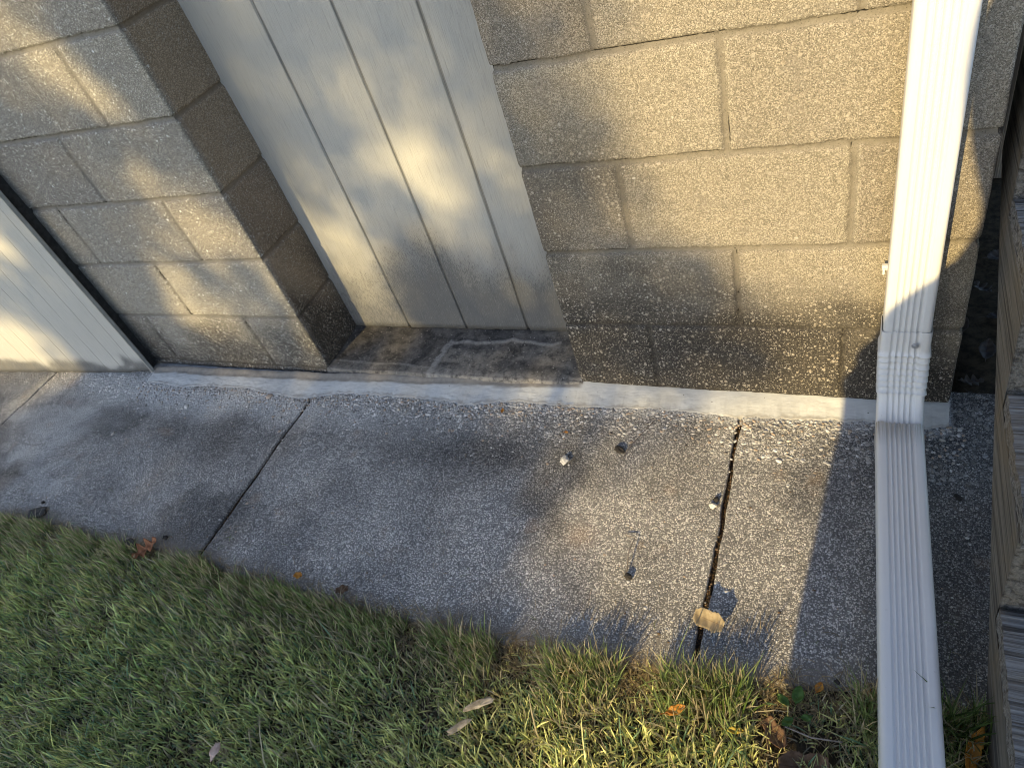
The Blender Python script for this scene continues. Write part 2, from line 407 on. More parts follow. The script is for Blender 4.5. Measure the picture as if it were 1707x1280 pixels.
# the courses above and the walls farther left and round the corner
def coarse(path, z0, z1, off, seed):
    lv = {k: [off + i * .4064 + (k % 2) * .2032 for i in range(-2, 16)] for k in range(-1, 14)}
    block_strip('wall', path, z0, z1, (.012, .004, []), .0045, lv, building, dirt_shade_right, (), seed)
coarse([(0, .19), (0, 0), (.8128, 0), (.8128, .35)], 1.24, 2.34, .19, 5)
coarse([(-1.66, .19), (-1.66, 0), (-.826, 0), (-.826, .205)], 1.24, 2.34, b0 - 1.055, 61)
coarse([(.8128, .35), (.8128, 4.0)], -.03, 2.34, .06, 70)
coarse([(-4.6, 0), (-2.78, 0), (-2.78, .19)], -.03, 2.34, .1, 90)

# door sill
def build_sill():
    X = np.linspace(-.832, .004, 240); Y = np.concatenate([[-.006, -.005, -.003], np.linspace(0, .30, 90)])
    x, y = np.meshgrid(X, Y, indexing='ij')
    z = .026 + (fbm(x * 12, y * 12, 4, 4) - .5) * .007 + y * .012
    z = np.where(y < -.0055, -.03, np.where(y < -.004, .012, np.where(y < -.002, .021, z)))
    sx = -.456 + (y - .0) * .12 + (vn(y * 40, y * 0, 3) - .5) * .02
    seam = ss(.013, .005, np.abs(x - sx + (fbm(x * 60, y * 60, 8, 2) - .5) * .014)) * ss(.145, .135, y)
    sy = .142 + (fbm(x * 14, y * 0, 9, 3) - .5) * .03
    seam = np.maximum(seam, ss(.010, .003, np.abs(y - sy)) * (x > sx - .01) * (x < -.10))
    seam = np.maximum(seam, .5 * ss(.006, .002, np.abs(y - (.03 + (fbm(x * 10, y * 0, 2, 2) - .5) * .02))) * (x < sx))
    li = ss(.05, .0, y + (fbm(x * 20, y * 20, 7, 3) - .5) * .04) * (.5 + .5 * (x > sx)); li = np.maximum(li * .7, .4 * (x > sx) * ss(.40, .62, fbm(x * 10, y * 26, 27, 4)))
    z = z + seam * .002
    me = raw('door_sill', np.stack([x, y, z], -1).reshape(-1, 3), gridfaces(len(X), len(Y)))
    attr(me, 'seam', seam.ravel()); attr(me, 'light', li.ravel())
    return link('door_sill', me, MS, building)
tag(build_sill(), 'dark stained block sill with a pale mortar seam')

# grooved siding set back in the opening
def panel_grid(name, X, Z, fn, mat, parent, gro, mil, thick=.02):
    x, z = np.meshgrid(X, Z, indexing='ij'); px, py, pz = fn(x, z)
    nx, nz = len(X), len(Z); F = np.stack([px, py, pz], -1).reshape(-1, 3)
    Bk = F.copy(); 
    yb = (py + thick)[:]; 
    Bx, By, Bz = fn(x, z); back = np.stack([Bx, By * 0 + fn(x, z)[1].max() + thick if False else By + thick, Bz], -1).reshape(-1, 3)
    V = np.concatenate([F, back]); n0 = nx * nz
    f = [gridfaces(nx, nz), gridfaces(nx, nz, True) + n0]
    def edge(idx, flip):
        q = np.stack([idx[:-1], idx[1:], idx[1:] + n0, idx[:-1] + n0], 1); return q[:, ::-1] if flip else q
    f += [edge(np.arange(nx) * nz, True), edge(np.arange(nx) * nz + nz - 1, False), edge(np.arange(nz), False), edge((nx - 1) * nz + np.arange(nz), True)]
    me = raw(name, V, np.concatenate(f), True)
    attr(me, 'groove', np.tile(gro(x, z).ravel(), 2)); attr(me, 'mildew', np.tile(mil(x, z).ravel(), 2))
    return link(name, me, mat, parent)
GX = [-.620, -.417, -.214, -.011]
def siding(x, z):
    y = np.full_like(x, .19) + (fbm(x * 4, z * 2, 5, 2) - .5) * .002
    for g in GX: y = y + .006 * ss(.0048, .0030, np.abs(x - g + (vn(z * 9, z * 0, int(-g * 90)) - .5) * .0016))
    zz = z + np.where(z < .04, (vn(x * 60, x * 0, 9) - .5) * .004, 0)
    return x, y, zz
def g_fn(x, z):
    r = np.zeros_like(x)
    for g in GX: r = np.maximum(r, ss(.0050, .0034, np.abs(x - g)))
    return r
def m_fn(x, z):
    n_ = fbm(x * 7, z * 4, 45, 4) - .5
    prof = .95 - .35 * np.abs(x + .30)                      # taller in the middle boards
    d = ss(.52, .02, (z - .03) / np.maximum(prof, .2) + n_ * .26)
    return np.clip(d * (.75 + .5 * ss(-.75, -.45, x)), 0, 1)
panel = panel_grid('grooved_siding', axis_pts(-.842, .06, .012, [(g, .010, .0011) for g in GX]), axis_pts(.032, 2.34, .02), siding, MD, building, g_fn, m_fn)
tag(panel, 'vertical grooved pale siding with dark mildew specks near its foot')
bm = bmesh.new(); add_box(bm, -.838, -.8265, .17, .1885, .03, 2.33, .002)
me = mesh_from_bm('trim_strip', bm); attr(me, 'mildew', np.full(len(me.vertices), .25)); attr(me, 'groove', np.zeros(len(me.vertices)))
# small knot holes
# left side panel, slightly sprung open
LP = [(-1.585, -.052), (-2.62, -.115)]
def lpan(x, z):
    t = (x - LP[0][0]) / (LP[1][0] - LP[0][0])
    y = LP[0][1] + t * (LP[1][1] - LP[0][1]) + (fbm(x * 3, z * 2, 15, 2) - .5) * .004
    zz = z + np.where(z < .03, (vn(x * 30, x * 0, 19) - .5) * .006 + .012 * ss(-1.75, -1.6, x), 0)
    return x - .02 * z, y, zz
sp = panel_grid('side_panel', axis_pts(-2.62, -1.585, .01), axis_pts(.004, 2.2, .02), lpan, ML, building,
           lambda x, z: ss(-1.5855, -1.5845, x) * 0, lambda x, z: np.clip(ss(.09, .01, z + (fbm(x * 9, z * 9, 4, 3) - .5) * .12) * 1.3 + .12 * ss(.5, .1, z), 0, 1), .014)
tag(sp, 'plain pale painted panel standing proud of the block wall at the left')
bm = bmesh.new()
v = [(-1.5845, -.055), (-1.580, -.055), (-1.580, -.043), (-1.5845, -.043)]
lo = [bm.verts.new((x, y, .01)) for x, y in v]; hi = [bm.verts.new((x - .044, y, 2.2)) for x, y in v]
bm.faces.new(lo); bm.faces.new(hi[::-1])
for i in range(4): bm.faces.new((lo[i], hi[i], hi[(i + 1) % 4], lo[(i + 1) % 4]))
MT = plain('panel_edge_trim', (.30, .29, .26), (.40, .39, .35), 30, .6)
e_ = link('panel_edge', mesh_from_bm('panel_edge', bm), MT, sp); e_.parent = sp; e_.location = (0, 0, 0)
e_.matrix_parent_inverse = Matrix(); 
bm = bmesh.new(); add_box(bm, -2.8, -1.615, -.030, .06, 0.0, 2.3)
MK = plain('dark_jamb', (.03, .028, .025), (.06, .055, .05), 60)
link('door_frame', mesh_from_bm('door_frame', bm), MK, building)
# roof, fascia and inner wall
bm = bmesh.new(); add_box(bm, -4.75, 1.05, -.32, 4.2, 2.46, 2.56); add_box(bm, -4.70, 1.0, -.10, 4.1, 2.345, 2.455)
link('roof', mesh_from_bm('roof', bm), plain('roof_felt', (.06, .06, .065), (.11, .105, .10), 90), building)
bm = bmesh.new(); add_box(bm, -4.5, .70, .36, 3.9, .0, 2.34)
link('inner_wall', mesh_from_bm('inner_wall', bm), MK, building)
bm = bmesh.new(); add_box(bm, -4.75, 1.05, -.346, -.322, 2.40, 2.56, .003)
link('fascia_board', mesh_from_bm('fascia_board', bm), MT, building)

# mortar fillet along the foot of the walls
FT = [(-1.600, -.046), (-1.567, -.050), (-1.454, -.043), (-1.173, -.041), (-.809, -.034), (-.466, -.020), (-.008, -.004), (.05, .0), (.9, .0)]
FL = [(-1.61, -.085), (-1.575, -.104), (-1.401, -.111), (-1.27, -.097), (-1.140, -.095), (-.874, -.119), (-.760, -.090), (-.671, -.081), (-.463, -.082), (-.305, -.092), (-.188, -.068), (0, -.071), (.183, -.058), (.383, -.067), (.561, -.057), (.667, -.052), (.773, -.063), (.815, -.045)]
ZT = [(-1.62, .005), (-.85, .008), (-.2, .010), (0, .019), (.81, .019)]
def build_fillet():
    X = np.linspace(-1.605, .8135, 1300); T = np.linspace(-.25, 1.12, 34)
    x, t = np.meshgrid(X, T, indexing='ij')
    yt = np.interp(x, *zip(*FT)) + (fbm(x * 25, x * 0, 4, 3) - .5) * .006 * (x < 0)
    yl = np.interp(x, *zip(*FL)) + (fbm(x * 22, x * 0, 6, 4) - .5) * .010 + .010 + (fbm(x * 90, x * 0, 16, 3) - .5) * .010
    zt = np.interp(x, *zip(*ZT)) + (fbm(x * 12, x * 0, 8, 3) - .5) * .006
    tt = np.clip(t, 0, 1)
    y = yt + (yl - yt) * t + .02 * (t < 0) * 0
    y = np.where(t < 0, yt - t * .09, y)
    z = zt * (1 - tt) ** 1.3 + .0022 + (fbm(x * 30, y * 60, 12, 4) - .5) * .0035 + .0015 * np.sin(tt * 3.1)
    z = np.where(t > 1, .0022 - (t - 1) * .07, z)
    z = z + np.where(t < 0, .006 * ss(0, -.2, t), 0)
    ends = ss(-1.603, -1.57, X)[:, None]; z = z * ends - .004 * (1 - ends)
    d = ss(.20, .02, t + (fbm(x * 25, t * 5, 3, 4) - .5) * .22) * ss(.01, -.01, x); d = np.maximum(d, .55 * ss(.80, 1.0, t + (fbm(x * 60, t * 9, 31, 4) - .5) * .5))
    me = raw('mortar_fillet', np.stack([x, y, z], -1).reshape(-1, 3), gridfaces(len(X), len(T), True))
    attr(me, 'dirt', np.clip(d, 0, 1).ravel()); return link('mortar_fillet', me, MF, building)
tag(build_fillet(), 'pale fresh mortar bead smeared along the foot of the wall')

# ------------------------------------------------------------------ ground, walkway
def build_walk():
    J = [-2.098, -.842, .401]
    X = axis_pts(-3.4, 2.3, .007, [(j, .016, .0016) for j in J] + [(-.2, .001, .004)])
    Y = axis_pts(-.76, .06, .006)
    x, y = np.meshgrid(X, Y, indexing='ij')
    ye = np.where(x < 0, -.668 - .018 * ss(-.9, -.2, x), -.686 + .045 * ss(.1, .8, x)) + (fbm(x * 6, x * 0, 5, 4) - .5) * .035
    z = (fbm(x * 3, y * 3, 41, 3) - .5) * .004 + (fbm(x * 40, y * 40, 43, 2) - .5) * .0012
    gr = np.zeros_like(x)
    for j, w_ in zip(J, (.0036, .0050, .0036)):
        d = np.abs(x - j + (fbm(y * 14, y * 0, int(j * 10) + 50, 3) - .5) * .009)
        ww = w_ * (.55 + .9 * fbm(y * 12, y * 0, 70 + int(j * 10), 2))
        gr = np.maximum(gr, ss(ww + .0022, ww - .0004, d))
    drop = ss(.004, -.022, y - ye); z = z - gr * .012 - drop * .07
    coarse_ = ss(.17, .03, -(y + .075) + (fbm(x * 8, y * 8, 3, 3) - .5) * .10)
    white = ss(.12, .0, np.abs(y + .125) - .02 + (fbm(x * 9, y * 9, 14, 3) - .5) * .1) * np.interp(x, [-1.7, -1.5, -1.1, -.6, -.3, 0], [.2, .8, .75, .35, .15, 0])
    white = np.maximum(white, .35 * ss(.60, .72, fbm(x * 2.2 + 5, y * 5, 91, 4)) * ss(-.9, -1.2, x))
    fl = np.interp(x, *zip(*FL)) + .006; white = np.maximum(white, .75 * ss(.035, .0, (fl - y) + (fbm(x * 20, y * 20, 19, 3) - .5) * .04) * (x > -1.6) * (x < .82))
    dirt = ss(.48, .70, fbm(x * 3.2 + 2, y * 3.6, 23, 4)) * .75
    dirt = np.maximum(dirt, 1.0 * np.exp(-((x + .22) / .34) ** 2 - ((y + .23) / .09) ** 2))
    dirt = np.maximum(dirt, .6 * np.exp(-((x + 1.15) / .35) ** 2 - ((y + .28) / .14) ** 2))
    dirt = np.maximum(dirt, .9 * ss(-1.95, -2.2, x) * ss(-.3, -.1, y))
    dirt = np.maximum(dirt, .85 * ss(.60, .80, x) * ss(.0, .4, fbm(x * 6, y * 6, 8, 3)))
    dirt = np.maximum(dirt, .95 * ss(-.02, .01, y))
    rust = .9 * np.exp(-((x - .12) / .03) ** 2 - ((y + .43) / .03) ** 2) + ss(.74, .86, fbm(x * 14, y * 14, 33, 3)) * .5
    rust = np.maximum(rust, .3 * ss(.76, .86, x) * ss(.45, .6, fbm(x * 7, y * 9, 37, 3)) * ss(-.2, -.35, y))
    edge = np.clip(ss(.06, -.01, y - ye + (fbm(x * 9, y * 9, 63, 4) - .5) * .09), 0, 1) * .8
    me = raw('walkway', np.stack([x, y, z], -1).reshape(-1, 3), gridfaces(len(X), len(Y)))
    for n_, a in (('dirt', dirt), ('coarse', coarse_), ('white', white), ('rust', rust), ('groove', gr), ('edge', edge)): attr(me, n_, np.clip(a, 0, 1).ravel())
    return tag(link('walkway', me, MW), kind='structure')
build_walk()
def gz(x, y):
    return -.016 + (fbm(x * 2.2, y * 2.2, 7, 3) - .5) * .02 + (fbm(x * 9, y * 9, 9, 3) - .5) * .012
s = M('soil')
n1 = s.noise(45, 5, .7); far = s.rng(s.n('VectorMath', {0: s.co}, operation='LENGTH').outputs['Value'], 2.2, 4)
c = s.mix(s.rng(n1, .35, .65), (.024, .020, .014), (.065, .052, .033))
c = s.mix(far, c, s.mix(s.noise(30, 4), (.035, .055, .016), (.07, .095, .03)))
MSO = s.out(c, .95, s.bump(n1, .006, .9), .1)
def build_ground():
    X = np.concatenate([[-300, -80, -20, -8], axis_pts(-4.5, 2.6, .03), [8, 20, 80, 300]]); Y = np.concatenate([[-300, -80, -20, -8, -5], axis_pts(-3, 1.6, .03), [4, 8, 20, 80, 300]])
    x, y = np.meshgrid(X, Y, indexing='ij'); z = gz(x, y) * ((np.abs(x) < 6) & (np.abs(y) < 6)) - .03 * ((np.abs(x) >= 6) | (np.abs(y) >= 6))
    z = np.where((y > -.63) & (x < .83), -.045, z)
    me = raw('ground', np.stack([x, y, z], -1).reshape(-1, 3), gridfaces(len(X), len(Y)))
    return tag(link('ground', me, MSO), kind='structure')
build_ground()

# ------------------------------------------------------------------ lawn
def blades(name, bx, by, h, az, lean, wd, col, zb=None, bend=1.0):
    n = len(bx); zb = gz(bx, by) - .004 if zb is None else zb
    dx, dy = np.cos(az), np.sin(az); T = np.array([0, .36, .7, 1.0]); V = []; 
    px, py = -dy, dx
    tw = RNG.uniform(-.9, .9, n); px, py = px * np.cos(tw) + dx * np.sin(tw), py * np.cos(tw) + dy * np.sin(tw)
    for i, t in enumerate(T):
        f = lean * (t * .35 + .65 * t ** (1 + bend))
        cx = bx + dx * h * f; cy = by + dy * h * f; cz = zb + h * t * np.sqrt(np.maximum(1 - (lean * .8) ** 2 * t, .02))
        wi = wd * (1, 1, .85, 0)[i] * .5
        if i < 3: V.append(np.stack([cx - px * wi, cy - py * wi, cz], 1)); V.append(np.stack([cx + px * wi, cy + py * wi, cz], 1))
        else: V.append(np.stack([cx, cy, cz], 1))
    V = np.stack(V, 1).reshape(-1, 3); b = np.arange(n)[:, None] * 7
    q = np.concatenate([b + np.array([0, 1, 3, 2]), b + np.array([2, 3, 5, 4])]); t3 = b + np.array([4, 5, 6])
    me = raw(name, V, [q, t3]); cc = np.repeat(col, 7, 0); k = np.tile(np.array([.55, .55, .85, .85, 1, 1, 1.05]), n)[:, None]
    kk = np.ones_like(k)
    attr(me, 'col', np.clip(cc * kk, 0, 1)); return me
def front(x): return np.where(x < 0, -.668 - .018 * ss(-.9, -.2, x), -.686 + .045 * ss(.1, .8, x)) + (fbm(x * 6, x * 0, 5, 4) - .5) * .035
MG = grass_mat()
def build_lawn(n=230000):
    bx = RNG.uniform(-2.3, 1.55, n); by = RNG.uniform(-1.62, -.61, n)
    ye = front(bx) + .008; d = ye - by
    cl = fbm(bx * 16, by * 16, 3, 3)
    keep = (d > 0) & (RNG.random(n) < np.clip(.35 + d / .06, 0, 1) * (.6 + .8 * ss(.25, .5, cl)))
    bare = np.exp(-((bx - .58) / .07) ** 2 - ((by + .74) / .05) ** 2)
    keep &= RNG.random(n) > bare * .92
    bx, by, d, cl = bx[keep], by[keep], d[keep], cl[keep]; n = len(bx)
    dry = ss(.10, .0, d - .05 * ss(-.9, -.6, bx) * ss(.2, -.1, bx) + RNG.normal(0, .03, n)); 
    flow = fbm(bx * 7, by * 7, 91, 2) * 12.5
    az = flow + RNG.uniform(-3.14, 3.14, n)
    h = (.015 + .016 * fbm(bx * 5, by * 5, 51, 2) + RNG.exponential(.007, n)) * (1 - .35 * dry)
    h = h * (.75 + .5 * ss(.3, .6, cl))
    lean = np.clip(RNG.normal(.46, .34, n) + dry * .3, .0, 1.15)
    wd = RNG.uniform(.0016, .0038, n) * (1 - .3 * dry)
    g = np.stack([.20 + .08 * RNG.random(n), .29 + .09 * RNG.random(n), .10 + .05 * RNG.random(n)], 1)
    hu = (fbm(bx * 4 + 9, by * 4, 28, 3) * .6 + .5 * ss(-.5, .3, bx))[:, None]  # yellower towards the right: sunlight put into the blade colour
    g = g * np.array([1.6, 1.38, 1.4]); g = g * (1 - hu * .5) + np.array([.72, .68, .32]) * hu * .8
    bl = (RNG.random(n) < .16)[:, None]; g = np.where(bl, np.array([.16, .27, .16]), g)
    st = RNG.random(n)[:, None] < (.16 + .6 * dry + .25 * ss(.62, .75, fbm(bx * 9, by * 9, 61, 3)))[:, None]
    straw = np.array([.55, .49, .34]) * RNG.uniform(.5, 1.15, n)[:, None]
    col = np.where(st, straw, g * RNG.uniform(.45, 1.55, n)[:, None])
    # upright blades that stand along the walkway edge
    m2 = 15000; ex = RNG.uniform(-2.0, 1.2, m2); ey = front(ex) - RNG.exponential(.035, m2) - .012
    k2 = (vn(ex * 18, ex * 0, 77) > .30) & ((ex < .50) | (ex > .66)); ex, ey = ex[k2], ey[k2]; m2 = len(ex)
    bx = np.concatenate([bx, ex]); by = np.concatenate([by, ey]); h = np.concatenate([h, RNG.uniform(.034, .062, m2) + .024 * ss(-.15, .1, ex) + RNG.exponential(.006, m2)])
    az = np.concatenate([az, RNG.uniform(0, 6.28, m2)]); lean = np.concatenate([lean, np.clip(RNG.normal(.3, .2, m2), 0, .9)])
    wd = np.concatenate([wd, RNG.uniform(.0016, .0030, m2)])
    col = np.concatenate([col, np.where(RNG.random((m2, 1)) < .45, np.array([[.50, .44, .29]]), np.array([[.25, .33, .12]])) * RNG.uniform(.7, 1.2, (m2, 1))])
    me = blades('grass', bx, by, h, az, lean, wd, col)
    return tag(link('grass', me, MG), 'short green lawn grass with straw coloured blades along the walkway edge', 'grass', kind='stuff')
build_lawn()
def build_thatch(n=22000):
    bx = RNG.uniform(-2.3, 1.5, n); ye = front(bx); by = ye - RNG.exponential(.05, n) + .002 + RNG.normal(0, .008, n)
    f = RNG.random(n) < .55; by = np.where(f, by, RNG.uniform(-1.6, -.66, n))
    z = np.where(by > ye - .004, .001, gz(bx, by) + .004)
    col = np.array([.26, .205, .12]) * RNG.uniform(.5, 1.7, n)[:, None]
    me = blades('dry_thatch', bx, by, RNG.uniform(.010, .035, n), RNG.uniform(0, 6.28, n), np.full(n, 1.22), RNG.uniform(.0008, .0018, n), col, z)
    return tag(link('dry_thatch', me, MG), 'dry brown grass thatch lying between lawn and walkway', 'thatch', kind='stuff')
build_thatch()
def tuft(pts, name, label, col=(.10, .16, .03)):
    bx = np.array([p[0] for p in pts]); by = np.array([p[1] for p in pts]); n = len(pts)
    me = blades(name, bx, by, np.array([p[2] for p in pts]), np.radians([p[3] for p in pts]), np.array([p[4] for p in pts]), np.full(n, .0032), np.tile(np.array(col), (n, 1)) * RNG.uniform(.8, 1.2, n)[:, None], bend=1.4)
    return tag(link(name, me, MG), label, 'grass tuft')
tuft([(.47, -.715, .13, 50, .62), (.478, -.72, .10, 70, .5), (.46, -.72, .08, 35, .7), (.49, -.73, .09, 62, .5), (.50, -.715, .06, 20, .6), (.465, -.73, .07, 100, .4)], 'grass_tuft', 'tall bright green grass blades leaning over the walkway edge left of the white downspout')
tuft([(.80 + random.uniform(-.03, .04), -.66 + random.uniform(-.04, .02), random.uniform(.06, .16), random.uniform(0, 360), random.uniform(.2, .6)) for k in range(46)], 'grass_tuft', 'shaded grass tuft growing between the downspout and the wooden stairs', (.06, .10, .025))

TM = [(0.01,0.956,0.3),(0.127,0.936,0.45),(0.228,0.919,0.6),(0.323,0.903,0.9),(0.413,0.888,1),(0.54,0.867,1),(0.642,0.849,1),(0.046,0.849,0.2),(0.156,0.833,0.45),(0.261,0.818,0.8),(0.359,0.804,1),(0.497,0.785,1),(0.648,0.764,1),(0.025,0.738,0.12),(0.097,0.73,0.2),(0.177,0.721,0.55),(0.275,0.71,0.85),(0.379,0.699,1),(0.541,0.681,1),(0.655,0.668,1),(0.014,0.611,0.12),(0.115,0.603,0.2),(0.2,0.597,0.6),(0.281,0.59,0.9),(0.39,0.582,1),(0.541,0.57,1),(0.662,0.561,1),(0.023,0.496,0.25),(0.117,0.491,0.2),(0.193,0.488,0.45),(0.278,0.484,0.75),(0.382,0.479,1),(0.542,0.472,1),(0.66,0.466,1),(0.015,0.352,0.12),(0.129,0.351,0.1),(0.235,0.35,0.12),(0.324,0.349,0.3),(0.408,0.348,0.75),(0.51,0.348,1),(0.616,0.347,1),(0.035,0.245,0.1),(0.18,0.248,0.08),(0.301,0.25,0.1),(0.39,0.252,0.3),(0.474,0.254,0.7),(0.565,0.256,1),(0.024,0.128,0.35),(0.132,0.134,0.3),(0.219,0.138,0.1),(0.303,0.143,0.1),(0.383,0.147,0.35),(0.471,0.151,0.5),(0.555,0.156,0.9),(0.05,0.025,0.5),(0.145,0.033,0.5),(0.279,0.043,0.3),(0.376,0.051,0.6),(0.469,0.058,0.7),(0.544,0.064,0.8),(-1.116,1.093,0.7),(-1.011,1.09,0.15),(-0.899,1.059,0.05),(-1.107,1.025,0.8),(-1.051,0.975,0.9),(-1.033,0.886,0.6),(-1.278,0.961,0.3),(-1.294,0.884,0.08),(-0.903,0.996,0.1),(-0.939,1.04,0.1),(-0.893,0.898,0.03),(-1.362,0.891,0.05),(-1.38,0.718,0.1),(-1.112,0.783,0.05),(-0.988,0.771,0.08),(-0.869,0.76,0.02),(-1.059,0.693,0.5),(-0.953,0.685,0.25),(-0.84,0.693,0.05),(-1.371,0.601,0.12),(-1.241,0.574,0.12),(-1.024,0.601,1),(-0.945,0.559,1),(-0.901,0.5,1),(-0.87,0.451,0.6),(-1.019,0.465,1),(-1.079,0.507,0.5),(-1.222,0.513,0.3),(-1.362,0.475,0.1),(-0.85,0.626,0.3),(-0.819,0.553,0.3),(-0.763,0.603,0.02),(-0.796,0.496,0.15),(-1.556,0.364,0.08),(-1.338,0.386,0.15),(-1.245,0.339,1),(-1.135,0.316,0.6),(-1.053,0.293,0.4),(-0.881,0.338,0.15),(-0.989,0.248,0.5),(-0.871,0.25,0.05),(-1.475,0.266,0.05),(-1.271,0.243,1),(-1.176,0.196,1),(-1.109,0.148,0.7),(-1.076,0.085,0.3),(-1.386,0.138,0.15),(-1.568,0.132,0.02),(-1.307,0.06,0.2),(-0.923,0.13,0.03),(-1.043,0.403,0.35),(-0.928,0.401,0.3),(-0.875,1.095,0.1),(-0.713,1.055,0.15),(-0.544,1.041,0.15),(-0.394,1.017,0.15),(-0.253,0.994,0.12),(-0.16,0.979,0.1),(-0.775,0.969,0.12),(-0.636,0.949,0.15),(-0.506,0.931,0.15),(-0.382,0.913,0.15),(-0.235,0.893,0.15),(-0.723,0.811,0.15),(-0.599,0.828,0.2),(-0.49,0.83,0.6),(-0.399,0.805,0.7),(-0.327,0.782,0.2),(-0.196,0.753,0.25),(-0.561,0.762,0.3),(-0.466,0.737,0.9),(-0.366,0.727,0.7),(-0.287,0.718,0.2),(-0.225,0.667,0.2),(-0.821,0.721,0.1),(-0.705,0.71,0.15),(-0.584,0.683,0.25),(-0.485,0.657,0.6),(-0.389,0.633,0.9),(-0.311,0.61,0.5),(-0.236,0.588,0.15),(-0.609,0.598,0.12),(-0.505,0.573,0.3),(-0.405,0.549,0.8),(-0.325,0.526,0.7),(-0.253,0.487,0.2),(-0.816,0.593,0.5),(-0.715,0.586,0.55),(-0.788,0.494,0.95),(-0.705,0.45,0.9),(-0.875,0.498,0.85),(-0.615,0.505,0.15),(-0.536,0.463,0.15),(-0.424,0.458,0.45),(-0.34,0.436,0.4),(-0.247,0.394,0.15),(-0.632,0.385,0.35),(-0.521,0.362,0.15),(-0.413,0.339,0.15),(-0.814,0.368,0.95),(-0.716,0.344,0.9),(-0.662,0.277,0.6),(-0.83,0.254,0.9),(-0.762,0.207,0.85),(-0.84,0.144,0.8),(-0.694,0.159,0.5),(-0.586,0.209,0.15),(-0.469,0.187,0.1),(-0.316,0.233,0.15),(-0.177,0.275,0.2),(-0.211,0.147,0.15),(-0.169,0.429,0.15),(-1.695,0.607,0.3),(-1.887,0.456,0.3),(-1.948,0.408,0.06),(-1.792,0.454,0.1),(-1.576,0.701,0.05),(-1.646,0.646,0.1),(-1.773,0.545,0.9),(-1.769,0.511,0.9),(-1.655,0.541,0.1),(-1.7,0.452,0.05),(-1.912,0.382,0.05),(-1.775,0.331,0.05),(-2.079,0.304,0.2),(-2.149,0.191,0.8),(-2.07,0.134,0.9),(-1.99,0.048,0.6),(-2.264,0.034,0.95),(-2.141,-0.023,0.95),(-1.993,-0.021,0.7),(-1.819,0.143,0.05),(-1.806,0.028,0.05),(-1.635,0.037,0.05),(-1.798,0.253,0.05),(0.631,-0.387,1),(-2.175,-0.088,0.15),(-1.91,-0.092,0.1),(-1.765,-0.221,0.15),(-1.637,-0.188,0.15),(-1.491,-0.128,0.1),(-1.344,-0.068,0.1),(-1.206,-0.186,0.08),(-1.153,-0.281,0.1),(-0.845,-0.266,0.08),(-0.876,-0.165,0.08),(-0.674,-0.243,0.1),(-0.672,-0.131,0.08),(-0.552,-0.102,0.1),(-0.544,-0.278,0.06),(-0.364,-0.262,0.08),(-0.18,-0.246,0.07),(-0.363,-0.172,0.05),(-0.236,-0.134,0.06),(-0.105,-0.206,0.1),(-0.777,-0.019,0.15),(-0.475,-0.02,0.15),(-0.29,-0.012,0.2),(-0.189,-0.019,0.5),(-0.106,-0.016,0.6),(-0.199,-0.083,0.15),(-0.086,-0.077,0.3),(0.021,-0.071,0.45),(0.139,-0.064,0.6),(0.25,-0.058,0.7),(0.357,-0.052,0.75),(0.458,-0.046,0.8),(0.544,-0.042,0.8),(-0.058,-0.141,0.2),(0.053,-0.142,0.5),(0.15,-0.135,0.7),(0.256,-0.128,0.8),(0.37,-0.12,0.9),(0.49,-0.111,0.75),(0.581,-0.105,0.75),(-0.01,-0.231,0.15),(0.071,-0.223,0.35),(0.134,-0.202,0.7),(0.224,-0.195,0.9),(0.334,-0.185,1),(0.451,-0.175,1),(0.583,-0.164,0.9),(0.034,-0.287,0.1),(0.122,-0.278,0.3),(0.177,-0.265,0.6),(0.255,-0.265,0.9),(0.359,-0.254,1),(0.52,-0.238,1),(0.652,-0.225,1),(0.173,-0.32,0.2),(0.254,-0.311,0.5),(0.348,-0.307,0.9),(0.505,-0.289,1),(0.657,-0.283,1),(-0.054,-0.31,0.07),(-0.232,-0.298,0.07),(-0.061,-0.366,0.07),(0.064,-0.352,0.12),(0.172,-0.352,0.3),(0.274,-0.352,0.55),(0.364,-0.347,0.9),(0.47,-0.339,1),(0.592,-0.335,1),(0.676,-0.345,1),(0.033,-0.417,0.08),(0.136,-0.404,0.15),(0.224,-0.393,0.4),(0.319,-0.392,0.75),(0.409,-0.39,1),(0.526,-0.38,1),(0.637,-0.37,1),(0.145,-0.447,0.12),(0.229,-0.436,0.35),(0.31,-0.424,0.7),(0.394,-0.418,1),(0.542,-0.397,1),(0.699,-0.38,1),(-1.341,-0.368,0.15),(-1.085,-0.382,0.15),(-0.8,-0.354,0.12),(-0.625,-0.337,0.15),(-0.435,-0.334,0.08),(-0.953,-0.469,0.1),(-0.696,-0.44,0.06),(-0.462,-0.413,0.05),(-0.246,-0.388,0.05),(-0.718,-0.547,0.08),(-0.428,-0.508,0.05),(-0.167,-0.473,0.05),(-0.01,-0.452,0.06)]

